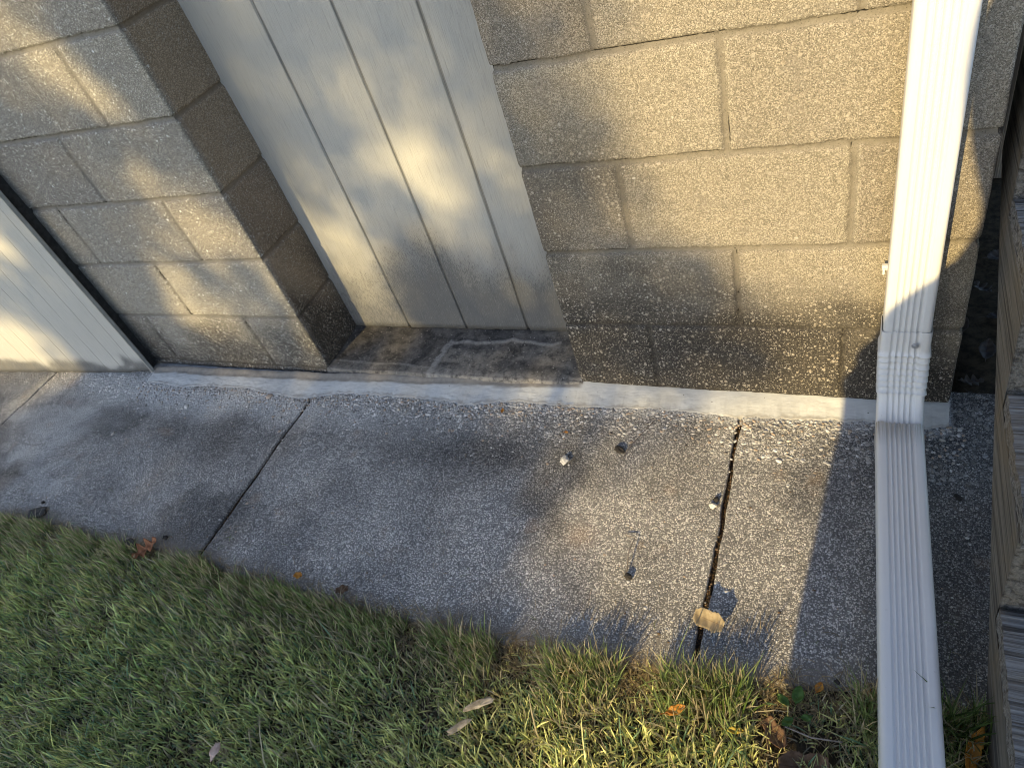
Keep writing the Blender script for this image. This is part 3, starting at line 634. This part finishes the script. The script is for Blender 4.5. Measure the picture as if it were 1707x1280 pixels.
# ------------------------------------------------------------------ downspout
WD, DP = .080, .057
def ds_profile(ribs=5, wd=WD, dp=DP, flat=False):
    pts = []; r = .009; hw = wd / 2; N = 90
    x0, x1 = -hw + r, hw - r; 
    for i in range(N + 1):
        x = x0 + (x1 - x0) * i / N; g = 0
        u = (x - (-.024)) / .048
        if 0 < u < 1 and not flat:
            g = -.0036 * (0.5 - 0.5 * math.cos(u * ribs * 2 * math.pi)) ** .55
        pts.append((x, dp + g))
    for k in range(1, 6): a = math.pi / 2 * (1 - k / 6); pts.append((hw - r + r * math.cos(a), dp - r + r * math.sin(a)))
    for k in range(6): a = -math.pi / 2 * k / 5; pts.append((hw - r + r * math.cos(a), r + r * math.sin(a)))
    for k in range(6): a = -math.pi / 2 - math.pi / 2 * k / 5; pts.append((-hw + r + r * math.cos(a), r + r * math.sin(a)))
    for k in range(1, 6): a = math.pi - math.pi / 2 * k / 6; pts.append((-hw + r + r * math.cos(a), dp - r + r * math.sin(a)))
    return pts
def sweep(name, stations, prof, mat, parent, jag=None):
    """stations: (x, y, z of the front line centre, normal(y,z), scale_x, scale_d)"""
    n = len(prof); V = []
    for (x, y, z, ny, nz, sx, sd, tw) in stations:
        for (u, wv) in prof:
            o = (wv - DP) * sd + (sd - 1) * DP * .5
            V.append((x + u * sx, y + ny * o + tw * u, z + nz * o))
    V = np.array(V); k = len(stations)
    if jag is not None: V[:n] += jag
    i = (np.arange(k - 1)[:, None] * n + np.arange(n)[None, :]).ravel(); j = (np.arange(k - 1)[:, None] * n + (np.arange(n)[None, :] + 1) % n).ravel()
    me = raw(name, V, np.stack([i, i + n, j + n, j], 1)); o = link(name, me, mat, parent)
    md = o.modifiers.new('thickness', 'SOLIDIFY'); md.thickness = .0008; md.offset = -1
    return o
ds = empty('downspout', (.712, -.08, .1))
tag(ds, 'white ribbed metal downspout running down the block wall and out across the walkway', 'downspout')
P5 = ds_profile()
XS = .7125
st = [(XS - .0015 * (z - .3), -.080, z, -1, 0, .985, .985, 0) for z in (2.30, 1.6, 1.2, .9, .6, .4, .30, .268)]
sweep('vertical_pipe', st, P5, MM, ds)
# elbow
cur = [(-.0815, .292), (-.0815, .270), (-.0815, .248), (-.0815, .226), (-.082, .206), (-.084, .187), (-.087, .169), (-.0915, .152), (-.098, .137), (-.1075, .124), (-.121, .114), (-.138, .1075), (-.152, .105)]
def dens(c, k=8):
    out = []
    for i in range(len(c) - 1):
        p0 = c[max(i - 1, 0)]; p1 = c[i]; p2 = c[i + 1]; p3 = c[min(i + 2, len(c) - 1)]
        for j in range(k):
            t = j / k; out.append(tuple(.5 * ((2 * b) + (-a + c_) * t + (2 * a - 5 * b + 4 * c_ - d) * t * t + (-a + 3 * b - 3 * c_ + d) * t ** 3) for a, b, c_, d in zip(p0, p1, p2, p3)))
    out.append(c[-1]); return out
dc = dens(cur, 10); arc = [0]
for a, b in zip(dc[:-1], dc[1:]): arc.append(arc[-1] + math.hypot(b[0] - a[0], b[1] - a[1]))
st = []
crimps = [.058, .073, .088, .103, .118, .133, .148]
for i, (y, z) in enumerate(dc):
    a = dc[max(i - 1, 0)]; b = dc[min(i + 1, len(dc) - 1)]; ty, tz = b[0] - a[0], b[1] - a[1]; l = math.hypot(ty, tz); ty /= l; tz /= l
    ny, nz = tz, -ty
    if ny > 0 or (abs(ny) < 1e-6 and nz < 0): ny, nz = -ny, -nz
    s_ = arc[i]; g = 0.0
    for q in crimps:
        if s_ <= q + .001: 
            g = max(0, 1 - (q - s_) / .0135); break
    else: g = 0
    if s_ < crimps[0] - .02: g = 0
    base = 1.045 if s_ < .06 else 1.02
    pr = .0050 * g ** 2.5
    st.append((XS + .0002 + .003 * ss(.05, .2, s_), y + ny * pr, z + nz * pr, ny, nz, base + .085 * g ** 2, 1.0 + .08 * g ** 2, 0))
    if g > .93: st.append((XS + .0002 + .003 * ss(.05, .2, s_), y + ty * .0004, z + tz * .0004, ny, nz, base + .0, 1.0, 0))
elbow = sweep('elbow', st, P5, MM, ds)
E_ = [(-.138, .1075), (-.20, .1065), (-.40, .1015), (-.70, .094), (-1.0, .087), (-1.25, .082)]
st = []
for y, z in E_:
    st.append((.7155 + .029 * (-.14 - y), y, z + .0025, -.03, 1, 1.04 if y > -.16 else 1.02, 1.03, 0))
jg = np.zeros((len(P5), 3)); jg[:, 1] = np.array([random.uniform(-.0025, .0025) for _ in P5]); jg[:, 2] = np.array([random.uniform(-.0006, .0008) for _ in P5])
P6 = ds_profile(6)
jg = np.zeros((len(P6), 3)); jg[:, 1] = np.array([random.uniform(-.002, .002) for _ in P6])
sweep('extension_pipe', st, P6, MM, ds, jg)
def screw(p, nrm, r=.0042):
    bm = bmesh.new(); bmesh.ops.create_cone(bm, cap_ends=True, segments=6, radius1=r, radius2=r * .92, depth=.003)
    bmesh.ops.create_cone(bm, cap_ends=True, segments=20, radius1=r * 1.5, radius2=r * 1.4, depth=.0012, matrix=Matrix.Translation((0, 0, -.0013)))
    rot = Vector(nrm).to_track_quat('Z', 'Y').to_matrix().to_4x4()
    bmesh.ops.transform(bm, matrix=Matrix.Translation(p) @ rot, verts=bm.verts)
    o = link('screw', mesh_from_bm('screw', bm), plain('zinc', (.45, .46, .48), (.62, .62, .62), 200, .35), ds)
    o.data.materials[0].node_tree.nodes['Principled BSDF'].inputs['Metallic'].default_value = .8
screw((.7285, -.0842, .262), (0, -1, 0)); 
bm = bmesh.new(); add_box(bm, .6645, .676, -.032, -.024, .397, .407, .001); add_box(bm, .6655, .6695, -.036, -.026, .390, .403, .0015)
link('bracket', mesh_from_bm('bracket', bm), MM, ds)

# ------------------------------------------------------------------ wooden stairs
WX = wood_mat('weathered_wood_along_x', 0, (.11, .10, .09), (.25, .24, .22))
WY = wood_mat('weathered_wood_stringer', 1, (.10, .09, .073), (.19, .172, .145))
stairs = empty('wooden_stairs', (.84, -.3, 0))
tag(stairs, 'weathered grey wooden stairs with an open sawtooth stringer at the right edge', 'stairs')
SP = [(.13, .40), (.13, .855), (-.0, .855), (.215 - .0, .855)]
poly = [(.124, .855), (.124, .53), (-.012, .440), (-.228, .302), (-.348, .2205), (-.560, .092), (-.715, -.02), (-.80, -.03), (-.80, .0), (-.790, .152), (-.548, .152), (-.535, .332), (-.292, .332), (-.272, .510), (-.046, .510), (-.030, .690), (.090, .690), (.094, .855)]
bm = bmesh.new(); prism(bm, poly, .836, .874)
bmesh.ops.bevel(bm, geom=bm.edges[:], offset=.002, segments=1, affect='EDGES')
link('stringer', mesh_from_bm('stringer', bm), WY, stairs)
bm = bmesh.new(); prism(bm, poly, 1.86, 1.898); link('stringer', mesh_from_bm('stringer', bm), WY, stairs)
bm = bmesh.new(); prism(bm, poly, 1.345, 1.383); link('stringer', mesh_from_bm('stringer', bm), WY, stairs)
def tread(y0, y1, z):
    X = axis_pts(.8365, 1.92, .02); Y = np.linspace(y0, y1, 60)
    n = 0
    x, y = np.meshgrid(X, Y, indexing='ij'); r = (fbm(x * 4, y * 190, int(z * 100), 2) - .5) * .006 - .004 * ss(.006, 0, np.minimum(y - y0, y1 - y))
    top = np.stack([x + (x < .85) * (fbm(y * 60, y * 0, int(z * 90), 3) - .5) * .005, y, z + r], -1).reshape(-1, 3); bot = top.copy(); bot[:, 2] = z - .037
    nx, ny = len(X), len(Y); n0 = nx * ny
    def edge(idx, flip): q = np.stack([idx[:-1], idx[1:], idx[1:] + n0, idx[:-1] + n0], 1); return q[:, ::-1] if flip else q
    f = [gridfaces(nx, ny), gridfaces(nx, ny, True) + n0, edge(np.arange(nx) * ny, True), edge(np.arange(nx) * ny + ny - 1, False), edge(np.arange(ny), False), edge((nx - 1) * ny + np.arange(ny), True)]
    me = raw('tread', np.concatenate([top, bot]), np.concatenate(f), False); link('tread', me, WX, stairs)
tread(-.285, -.050, .548); tread(-.545, -.298, .370); tread(-.805, -.552, .190); tread(-.045, .090, .728)
# landing
ld = tag(empty('wooden_landing', (1.3, .6, 0)), 'weathered board landing at the head of the wooden stairs', 'landing')
for k in range(6):
    bm = bmesh.new(); add_box(bm, .90, 1.95, .125 + k * .145, .262 + k * .145, .86, .897, .003); link('deck_board', mesh_from_bm('deck_board', bm), WX, ld)
WZ = wood_mat('weathered_wood_post', 2, (.22, .20, .17), (.38, .35, .30))
for x, y in ((.90, .93), (1.87, .14), (1.87, .93)):
    bm = bmesh.new(); add_box(bm, x, x + .09, y, y + .09, -.04, .858, .003); link('post', mesh_from_bm('post', bm), WZ, ld)

# ------------------------------------------------------------------ small things lying about
def leaf(kind, name, L, W_, loc, rz, mat, label, cat='leaf', curl=.3, tilt=(0, 0), group=None, z=None, fold=.25):
    bm = bmesh.new(); N = 48 if kind == 'oak' else 26; rows = []
    for i in range(N + 1):
        t = i / N; x = (t - .5) * L
        if kind == 'oak': wv = W_ / 2 * (math.sin(math.pi * min(1, t * .96 + .02)) ** .8) * (.62 + .38 * math.sin(t * 3.4 * 2 * math.pi + .4)) * 1.2
        elif kind == 'oval': wv = W_ / 2 * math.sin(math.pi * t) ** .75
        elif kind == 'frag': wv = W_ / 2 * (.55 + .45 * math.sin(math.pi * t)) * (1 + .14 * math.sin(t * 11 + L * 900) + .10 * (random.random() - .5))
        else: wv = W_ / 2
        wv = max(wv, .0008); r = []
        for j in range(-4, 5):
            u = j / 4; jit = 1 + (random.random() - .5) * (.12 if abs(u) == 1 else 0)
            y = u * wv * jit
            zz = curl * (x * x) / L * 1.6 + fold * abs(y) * .9 + .0012 * math.sin(x * 400 + u * 3) + curl * .4 * y * y / max(W_, .005) * 3
            r.append(bm.verts.new((x, y, zz)))
        rows.append(r)
    for a, b in zip(rows[:-1], rows[1:]):
        for j in range(8): bm.faces.new((a[j], b[j], b[j + 1], a[j + 1]))
    if kind in ('oak', 'oval'):
        q = []
        for t in (0, .5, 1):
            p = (-L / 2 - t * L * .22, 0, curl * (L / 4) * 1.6 + t * .004)
            q.append((bm.verts.new((p[0], -.0006, p[2])), bm.verts.new((p[0], .0006, p[2]))))
        for a, b in zip(q[:-1], q[1:]): bm.faces.new((a[0], a[1], b[1], b[0]))
    me = mesh_from_bm(name, bm, True)
    o = bpy.data.objects.new(name, me); me.materials.append(mat); C.objects.link(o)
    o.location = (loc[0], loc[1], z if z is not None else .004); o.rotation_euler = (R(tilt[0]), R(tilt[1]), R(rz))
    md = o.modifiers.new('thickness', 'SOLIDIFY'); md.thickness = .0005
    return tag(o, label, cat, group)
def lump(name, size, loc, rz, mat, label, cat='stone', rough=.35, seed=1, group=None, flat=False):
    bm = bmesh.new(); bmesh.ops.create_icosphere(bm, subdivisions=4, radius=1)
    for v in bm.verts:
        p = v.co.copy(); a = float(vn(p.x * 1.6 + 9 + seed, p.y * 1.6 + p.z * 1.1 + 20, seed)) - .5; b = float(vn(p.x * 4 + 30 + seed, p.y * 4 + p.z * 3.3 + 50, seed + 3)) - .5
        f = 1 + rough * a * 1.6 + rough * .5 * b
        q = p * f; 
        if flat: q.z = max(min(q.z, .8), -.8)
        v.co = Vector((q.x * size[0] / 2, q.y * size[1] / 2, q.z * size[2] / 2))
    me = mesh_from_bm(name, bm, True); me.materials.append(mat); o = bpy.data.objects.new(name, me); C.objects.link(o)
    o.location = loc; o.rotation_euler = (0, 0, R(rz)); return tag(o, label, cat, group)
L_or = leaf_mat('oak_leaf_rust', (.18, .07, .03), (.30, .13, .06)); L_ye = leaf_mat('yellow_leaf', (.34, .24, .03), (.46, .36, .05))
L_tan = leaf_mat('dry_tan_leaf', (.27, .215, .13), (.38, .31, .20), (.20, .13, .07)); L_br = leaf_mat('brown_leaf', (.10, .055, .03), (.20, .12, .07))
L_og = leaf_mat('orange_leaf', (.48, .19, .03), (.60, .30, .05), (.25, .1, .03)); L_gn = leaf_mat('green_weed_leaf', (.05, .11, .02), (.08, .15, .03), (.05, .1, .02))
L_gy = leaf_mat('grey_leaf', (.035, .032, .028), (.08, .07, .06))
S_dk = plain('dark_slate', (.045, .043, .042), (.09, .085, .08), 60); S_wh = plain('pale_pebble', (.45, .43, .38), (.66, .63, .56), 90)
S_bk = plain('black_dropping', (.02, .018, .016), (.05, .045, .04), 120); S_bark = plain('grey_bark', (.13, .105, .085), (.28, .25, .22), 70, .9, .003)
S_chip = plain('wood_chip', (.22, .18, .12), (.44, .38, .29), 60, .9, .002); S_pk = plain('pinkish_chip', (.36, .25, .20), (.52, .40, .33), 60)
lump('flat_stone', (.066, .042, .020), (-1.525, -.640, .008), 20, S_dk, 'dark flat stone on the walkway edge at far left', seed=2, flat=True)
lump('flat_stone', (.050, .030, .016), (-1.085, -.672, .006), -10, S_dk, 'grey flat stone beside the rust coloured oak leaf', seed=5, flat=True)
leaf('oak', 'oak_leaf', .075, .044, (-1.01, -.675), 55, L_or, 'rust brown lobed oak leaf on the lawn edge', curl=.35, tilt=(18, -8), z=.012)
lump('black_pebble', (.016, .012, .010), (-.985, -.632, .005), 0, S_bk, 'small black lump behind the rust brown oak leaf', 'lump', seed=3)
lump('black_pebble', (.012, .010, .009), (-1.545, -.605, .004), 0, S_bk, 'small black lump beside the dark flat stone', 'lump', seed=6)
lump('pale_pebble', (.022, .026, .014), (.024, -.238, .006), 30, S_wh, 'chalky white lump on the middle slab', seed=7)
lump('pale_pebble', (.017, .014, .010), (.379, -.312, .005), 10, S_wh, 'white pebble beside the slab joint left of the downspout', seed=8)
lump('black_pebble', (.012, .014, .009), (.383, -.296, .005), 10, S_bk, 'black lump touching the white pebble by the slab joint', 'lump', seed=9)
lump('black_pebble', (.014, .024, .012), (.146, -.190, .006), 60, S_bk, 'black elongated lump near the mortar fillet', 'lump', seed=10)
lump('black_pebble', (.016, .014, .012), (.245, -.509, .006), 0, S_bk, 'round black lump midway on the sunlit slab', 'lump', seed=12)
lump('black_pebble', (.012, .016, .008), (.822, -.222, .004), 40, S_bk, 'black lump on the shaded walkway under the stairs', 'lump', seed=13)
lump('black_pebble', (.010, .009, .007), (.632, -.630, .004), 0, S_bk, 'tiny black lump on the walkway edge near the downspout', 'lump', seed=14)
leaf('frag', 'leaf_fragment', .055, .036, (.416, -.572), -12, L_tan, 'torn tan leaf lying across the slab joint', curl=.5, tilt=(24, 6), z=.016)
lump('bark_piece', (.072, .022, .012), (.205, -.692, .006), -22, S_bark, 'flat grey bark piece on the lawn edge beside the yellow leaf', 'bark', seed=15, flat=True)
leaf('oval', 'yellow_leaf', .046, .017, (.182, -.708), -30, L_ye, 'olive yellow leaf tucked under the grey bark piece', curl=.1, z=.010)
lump('wood_chip', (.060, .014, .008), (.042, -.826, .026), 33, S_chip, 'pale wood chip on the lawn, upper of two', 'wood chip', seed=16, flat=True)
lump('wood_chip', (.050, .013, .007), (.020, -.868, .020), 48, S_chip, 'duller wood chip sunk in the lawn below the pale one', 'wood chip', seed=17, flat=True)
leaf('oval', 'orange_leaf', .036, .016, (.391, -.752), 35, L_og, 'bright orange leaf on the sunlit lawn', curl=.4, z=.034)
leaf('oval', 'orange_leaf', .030, .010, (.487, -.757), 10, L_ye, 'small mustard leaf on the sunlit lawn near the bare soil', curl=.2, z=.026)
lump('pinkish_chip', (.018, .034, .010), (-.452, -1.04, .022), 10, S_pk, 'pinkish beige chip on the shaded lawn', 'chip', seed=18, flat=True)
leaf('frag', 'brown_leaf', .075, .040, (.590, -.775), 15, L_br, 'curled brown leaf on the bare soil by the downspout', curl=.6, tilt=(10, 5), z=-.004)
leaf('frag', 'brown_leaf', .05, .03, (.545, -.735), -50, L_br, 'dark brown leaf half buried beside the green weed', curl=.4, z=-.008)
lump('pale_stone', (.046, .030, .018), (.664, -.775, .004), 0, S_wh, 'pale stone in the lawn at the foot of the downspout', seed=19, flat=True)
leaf('oval', 'orange_leaf', .020, .013, (.606, -.648), 70, L_og, 'small orange leaf on the walkway edge beside the green weed', curl=.3, z=.006)
leaf('oval', 'orange_leaf', .022, .009, (.675, -.640), 50, L_og, 'small orange leaf leaning beside the downspout extension', curl=.3, z=.008)
leaf('frag', 'orange_leaf', .022, .016, (-.512, -.655), 0, L_og, 'small amber leaf on the walkway edge near the oak leaf', curl=.3, z=.006)
leaf('frag', 'brown_leaf', .030, .020, (-.380, -.664), 20, L_br, 'small brown leaf flat on the shaded walkway edge', curl=.1, z=.004)
leaf('oval', 'orange_leaf', .018, .009, (-.193, -.102), 110, L_og, 'tiny orange leaf against the mortar fillet', curl=.3, z=.008)
leaf('oval', 'orange_leaf', .009, .007, (.0, -.150), 20, L_og, 'orange speck of leaf on the middle slab', curl=.2, z=.003)
leaf('oval', 'orange_leaf', .075, .022, (.815, -.700), 75, L_og, 'long orange brown leaf in the grass at the stairs', curl=.5, tilt=(25, -20), z=.03)
for i, (x, y, a, s_) in enumerate([(.86, .10, 20, .05), (.895, .20, 80, .06), (.87, .05, -40, .045), (.93, .32, 10, .06), (.90, .42, 120, .055), (.85, .28, 60, .05), (.96, .15, 200, .05), (.94, .55, 30, .06)]):
    leaf('oval' if i % 2 else 'oak', 'grey_leaf', s_, s_ * .55, (x, y), a, L_gy, 'dull grey leaf on the dark ground between wall corner and stairs', group='leaves in the gap beside the wall corner', curl=.3, tilt=(random.uniform(-20, 20), random.uniform(-20, 20)), z=-.005)
# weed
wd_ = tag(empty('weed', (.575, -.70, 0)), 'small round leaved green weed at the walkway edge left of the downspout', 'weed')
for (dx, dy, a, s_) in [(0, .03, 80, .030), (-.022, .016, 150, .024), (-.012, -.018, 230, .024), (.016, -.004, 10, .018)]:
    o = leaf('oval', 'leaf', s_, s_ * .62, (0, 0), a, L_gn, '', 'leaf', curl=.2, tilt=(8, -10), z=0)
    for k in ('label', 'category'):
        if k in o: del o[k]
    o.parent = wd_; o.location = (dx, dy, .012)
# twigs
def twig(pts, r, label):
    cu = bpy.data.curves.new('twig', 'CURVE'); cu.dimensions = '3D'; cu.bevel_depth = r; sp_ = cu.splines.new('POLY'); sp_.points.add(len(pts) - 1)
    for p, q in zip(sp_.points, pts): p.co = (*q, 1)
    o = bpy.data.objects.new('twig', cu); C.objects.link(o); cu.materials.append(S_bark)
    dg = bpy.context.evaluated_depsgraph_get(); me = bpy.data.meshes.new_from_object(o.evaluated_get(dg)); bpy.data.objects.remove(o)
    o = bpy.data.objects.new('twig', me); C.objects.link(o); return tag(o, label, 'twig')
twig([(.158, -.215, .004), (.172, -.17, .007), (.190, -.13, .006), (.205, -.095, .004)], .0011, 'thin brown twig beside the black elongated lump')
twig([(-.05, -.066, .014), (-.028, -.074, .012), (-.015, -.068, .013)], .001, 'tiny curled twig on the mortar fillet')
twig([(.24, -.50, .006), (.236, -.46, .018), (.238, -.42, .010), (.215, -.415, .006)], .0011, 'thin bent twig rising from the round black lump')
twig([(.56, -.725, .01), (.60, -.735, .018), (.645, -.728, .012)], .0013, 'straw coloured twig over the bare soil')
# crumbs and grit caught in the joint and on the slabs
def grit():
    bm = bmesh.new()
    for k in range(170):
        if k < 60: x, y, z = .401 + random.gauss(0, .004), random.uniform(-.60, -.08), -.004 + random.uniform(0, .004)
        elif k < 90: x, y, z = -.842 + random.gauss(0, .004), random.uniform(-.62, -.15), -.004
        else: x, y, z = random.uniform(-1.6, .6), random.uniform(-.66, -.12), .001
        r = random.uniform(.0006, .0019)
        bmesh.ops.create_icosphere(bm, subdivisions=1, radius=r, matrix=Matrix.Translation((x, y, z)) @ Matrix.Diagonal((random.uniform(.7, 2.2), random.uniform(.7, 1.6), .8, 1)))
    return tag(link('grit', mesh_from_bm('grit', bm), plain('grit_brown', (.07, .045, .025), (.22, .15, .09), 300)), 'brown grit and crumbs caught in the walkway joints', 'grit', kind='stuff')
grit()
def gravel():
    bm = bmesh.new(); bmesh.ops.create_icosphere(bm, subdivisions=2, radius=1); bm.verts.ensure_lookup_table()
    bv = np.array([v.co[:] for v in bm.verts]); bf = np.array([[v.index for v in f.verts] for f in bm.faces]); bm.free()
    n = 3600; x = RNG.uniform(-1.6, .84, n); k = RNG.random(n) < .62
    fl = np.interp(x, *zip(*FL)); y = np.where(k, fl - RNG.exponential(.035, n) + .004, RNG.uniform(-.64, -.12, n))
    r_ = np.where(k, RNG.uniform(.0014, .0040, n), RNG.uniform(.0010, .0026, n)); r_ = np.where(RNG.random(n) < .006, r_ * 2.4, r_); a = RNG.uniform(0, 6.28, n)
    V = bv[None] * np.stack([r_ * RNG.uniform(.9, 1.7, n), r_ * RNG.uniform(.7, 1.1, n), r_ * RNG.uniform(.4, .7, n)], 1)[:, None, :]
    V = V * (1 + .28 * (vn(bv[None, :, 0] * 2.1 + x[:, None] * 91, bv[None, :, 1] * 2.1 + bv[None, :, 2] * 1.7 + y[:, None] * 77, 4) - .5))[:, :, None]
    X = V[..., 0] * np.cos(a)[:, None] - V[..., 1] * np.sin(a)[:, None] + x[:, None]; Y = V[..., 0] * np.sin(a)[:, None] + V[..., 1] * np.cos(a)[:, None] + y[:, None]
    Z = V[..., 2] + (r_ * .12)[:, None]; f = (bf[None] + (np.arange(n) * len(bv))[:, None, None]).reshape(-1, 3)
    me = raw('gravel', np.stack([X, Y, Z], -1).reshape(-1, 3), f)
    pal = np.array([[.62, .60, .56], [.50, .46, .40], [.36, .35, .33], [.70, .68, .65], [.22, .21, .20], [.46, .36, .27]])[RNG.integers(0, 6, n)] * RNG.uniform(.75, 1.1, n)[:, None]
    attr(me, 'col', np.repeat(pal, len(bv), 0))
    g = M('gravel'); c = g.mix(g.rng(g.noise(500, 3), .35, .7, 0, .4), g.at('col')['Color'], (.12, .11, .10)); mt = g.out(c, .8, None, .3)
    return tag(link('gravel', me, mt), 'small pale aggregate stones standing out of the walkway surface', 'gravel', kind='stuff')
gravel()
def clippings(n=420):
    x = RNG.uniform(-1.7, .8, n); y = front(x) + RNG.exponential(.05, n) + .004
    k = y < -.10; x, y = x[k], y[k]; n = len(x)
    col = np.where(RNG.random((n, 1)) < .7, np.array([[.34, .27, .17]]), np.array([[.16, .20, .08]])) * RNG.uniform(.4, 1.1, (n, 1))
    me = blades('grass_clippings', x, y, RNG.uniform(.006, .026, n), RNG.uniform(0, 6.28, n), np.full(n, 1.24), RNG.uniform(.0007, .0015, n), col, np.full(n, .0015))
    return tag(link('grass_clippings', me, MG), 'dry grass clippings scattered on the walkway beside the lawn', 'clippings', kind='stuff')
clippings()

# ------------------------------------------------------------------ tree behind the viewer that dapples the wall
def build_tree():
    T = np.array(TM); YT = -9.0
    t = tag(empty('shade_tree', (-2.6, -9.6, 0)), 'broad leafy tree standing on the lawn facing the block building', 'tree')
    def transm(a, b):
        d2 = (a[:, None] - T[:, 0]) ** 2 + (b[:, None] - T[:, 1]) ** 2
        k = 1 / (d2 ** 2.0 + 1e-6); return (k * T[:, 2]).sum(1) / k.sum(1), d2.min(1)
    A, B_ = np.arange(-3.3, 2.3, .045), np.arange(-1.1, 2.4, .045)
    a, b = np.meshgrid(A, B_); a = a.ravel(); b = b.ravel()
    tr, dm = transm(a, b); tr = np.where(dm > .10, np.where((a > .2) & (b > .2), 1.0, .25), tr)
    tr = np.where(tr < .22, tr * (.35 + tr * 2.95), tr); tr = np.where(tr > .72, np.minimum(1, tr + .15), tr)
    tau = np.where(tr > .97, 0, -np.log(np.clip(tr, .02, 1)))
    cnt = np.floor(tau * .045 ** 2 / (math.pi * .022 ** 2 * .72) + RNG.random(len(tau))).astype(int)
    ia = np.repeat(np.arange(len(a)), cnt); n = len(ia)
    la = a[ia] + RNG.uniform(-.028, .028, n); lb = b[ia] + RNG.uniform(-.028, .028, n); y = YT + RNG.uniform(-.45, .45, n)
    c = np.stack([la + .2 * y, y, lb - .48 * y], 1)
    nr = np.tile(-np.array(SUN), (n, 1)) + RNG.normal(0, .45, (n, 3)); nr /= np.linalg.norm(nr, axis=1)[:, None]
    u = np.cross(nr, RNG.normal(0, 1, (n, 3))); u /= np.linalg.norm(u, axis=1)[:, None]; v = np.cross(nr, u)
    ang = np.array([0, 45, 135, 180, 225, 315]) * math.pi / 180; rr = RNG.uniform(.018, .027, n)[:, None, None]
    V = c[:, None, :] + rr * (np.cos(ang)[None, :, None] * u[:, None, :] * 1.35 + np.sin(ang)[None, :, None] * v[:, None, :])
    me = raw('crown', V.reshape(-1, 3), np.arange(n * 6).reshape(n, 6), False)
    link('crown', me, plain('tree_leaves', (.04, .08, .02), (.09, .13, .03), 8), t)
    bm = bmesh.new()
    def limb(p, q, r0, r1):
        d = Vector(q) - Vector(p); mt = Matrix.Translation((Vector(p) + Vector(q)) / 2) @ d.to_track_quat('Z', 'Y').to_matrix().to_4x4()
        bmesh.ops.create_cone(bm, cap_ends=True, segments=12, radius1=r0, radius2=r1, depth=d.length, matrix=mt)
    limb((-2.6, -9.6, -.1), (-2.5, -9.5, 3.0), .17, .11)
    link('trunk', mesh_from_bm('trunk', bm), S_bark, t)
build_tree()

# ------------------------------------------------------------------ photographer, standing behind the camera
def person():
    J = {'cl': (.365, -1.62, .79, .13, .10), 'cm': (.42, -1.62, .58, .125, .10), 'cn': (.475, -1.62, .38, .12, .10), 'cr': (.80, -1.62, .80, .10, .10), 'pel': (.56, -1.62, .84, .30, .15), 'bel': (.555, -1.61, .98, .24, .14), 'che': (.575, -1.60, 1.07, .17, .13), 'nk0': (.58, -1.595, 1.17, .11, .09), 'nk': (.575, -1.585, 1.26, .09, .08), 'hd': (.56, -1.57, 1.38, .115, .115), 'ht': (.56, -1.57, 1.52, .135, .125), 'hz': (.56, -1.57, 1.63, .10, .10),
         'sl': (.475, -1.60, 1.05, .06, .06), 'el': (.345, -1.58, .86, .065, .06), 'wl': (.555, -1.34, 1.02, .035, .03), 'hl': (.60, -1.28, 1.10, .033, .026),
         'sr': (.73, -1.60, 1.10, .07, .07), 'er': (.82, -1.56, .88, .07, .07), 'wr': (.75, -1.32, 1.07, .04, .035), 'hr': (.71, -1.27, 1.17, .035, .026),
         'hpl': (.50, -1.62, .66, .18, .14), 'kl': (.515, -1.58, .42, .15, .11), 'al': (.51, -1.60, .09, .07, .06), 'tl': (.50, -1.44, .03, .05, .035),
         'hpr': (.72, -1.62, .66, .18, .14), 'kr': (.70, -1.60, .42, .15, .11), 'ar': (.73, -1.64, .09, .07, .06), 'tr': (.75, -1.49, .03, .05, .035)}
    Ed = 'pel-cl cl-cm cm-cn pel-cr pel-bel bel-che che-nk0 nk0-nk nk-hd hd-ht ht-hz che-sl sl-el el-wl wl-hl che-sr sr-er er-wr wr-hr pel-hpl hpl-kl kl-al al-tl pel-hpr hpr-kr kr-ar ar-tr'.split()
    k = list(J); me = bpy.data.meshes.new('person'); me.from_pydata([J[q][:3] for q in k], [tuple(k.index(z) for z in e.split('-')) for e in Ed], [])
    o = bpy.data.objects.new('person', me); C.objects.link(o); md = o.modifiers.new('skin', 'SKIN'); md.use_smooth_shade = True
    for i, q in enumerate(k): me.skin_vertices[0].data[i].radius = J[q][3:]; me.skin_vertices[0].data[i].use_root = q == 'pel'
    sb = o.modifiers.new('sub', 'SUBSURF'); sb.levels = 2; sb.render_levels = 2
    me.materials.append(plain('dark_clothing', (.05, .055, .07), (.08, .085, .1), 20))
    return tag(o, 'person in dark clothing holding up a phone on the lawn', 'person')
person()
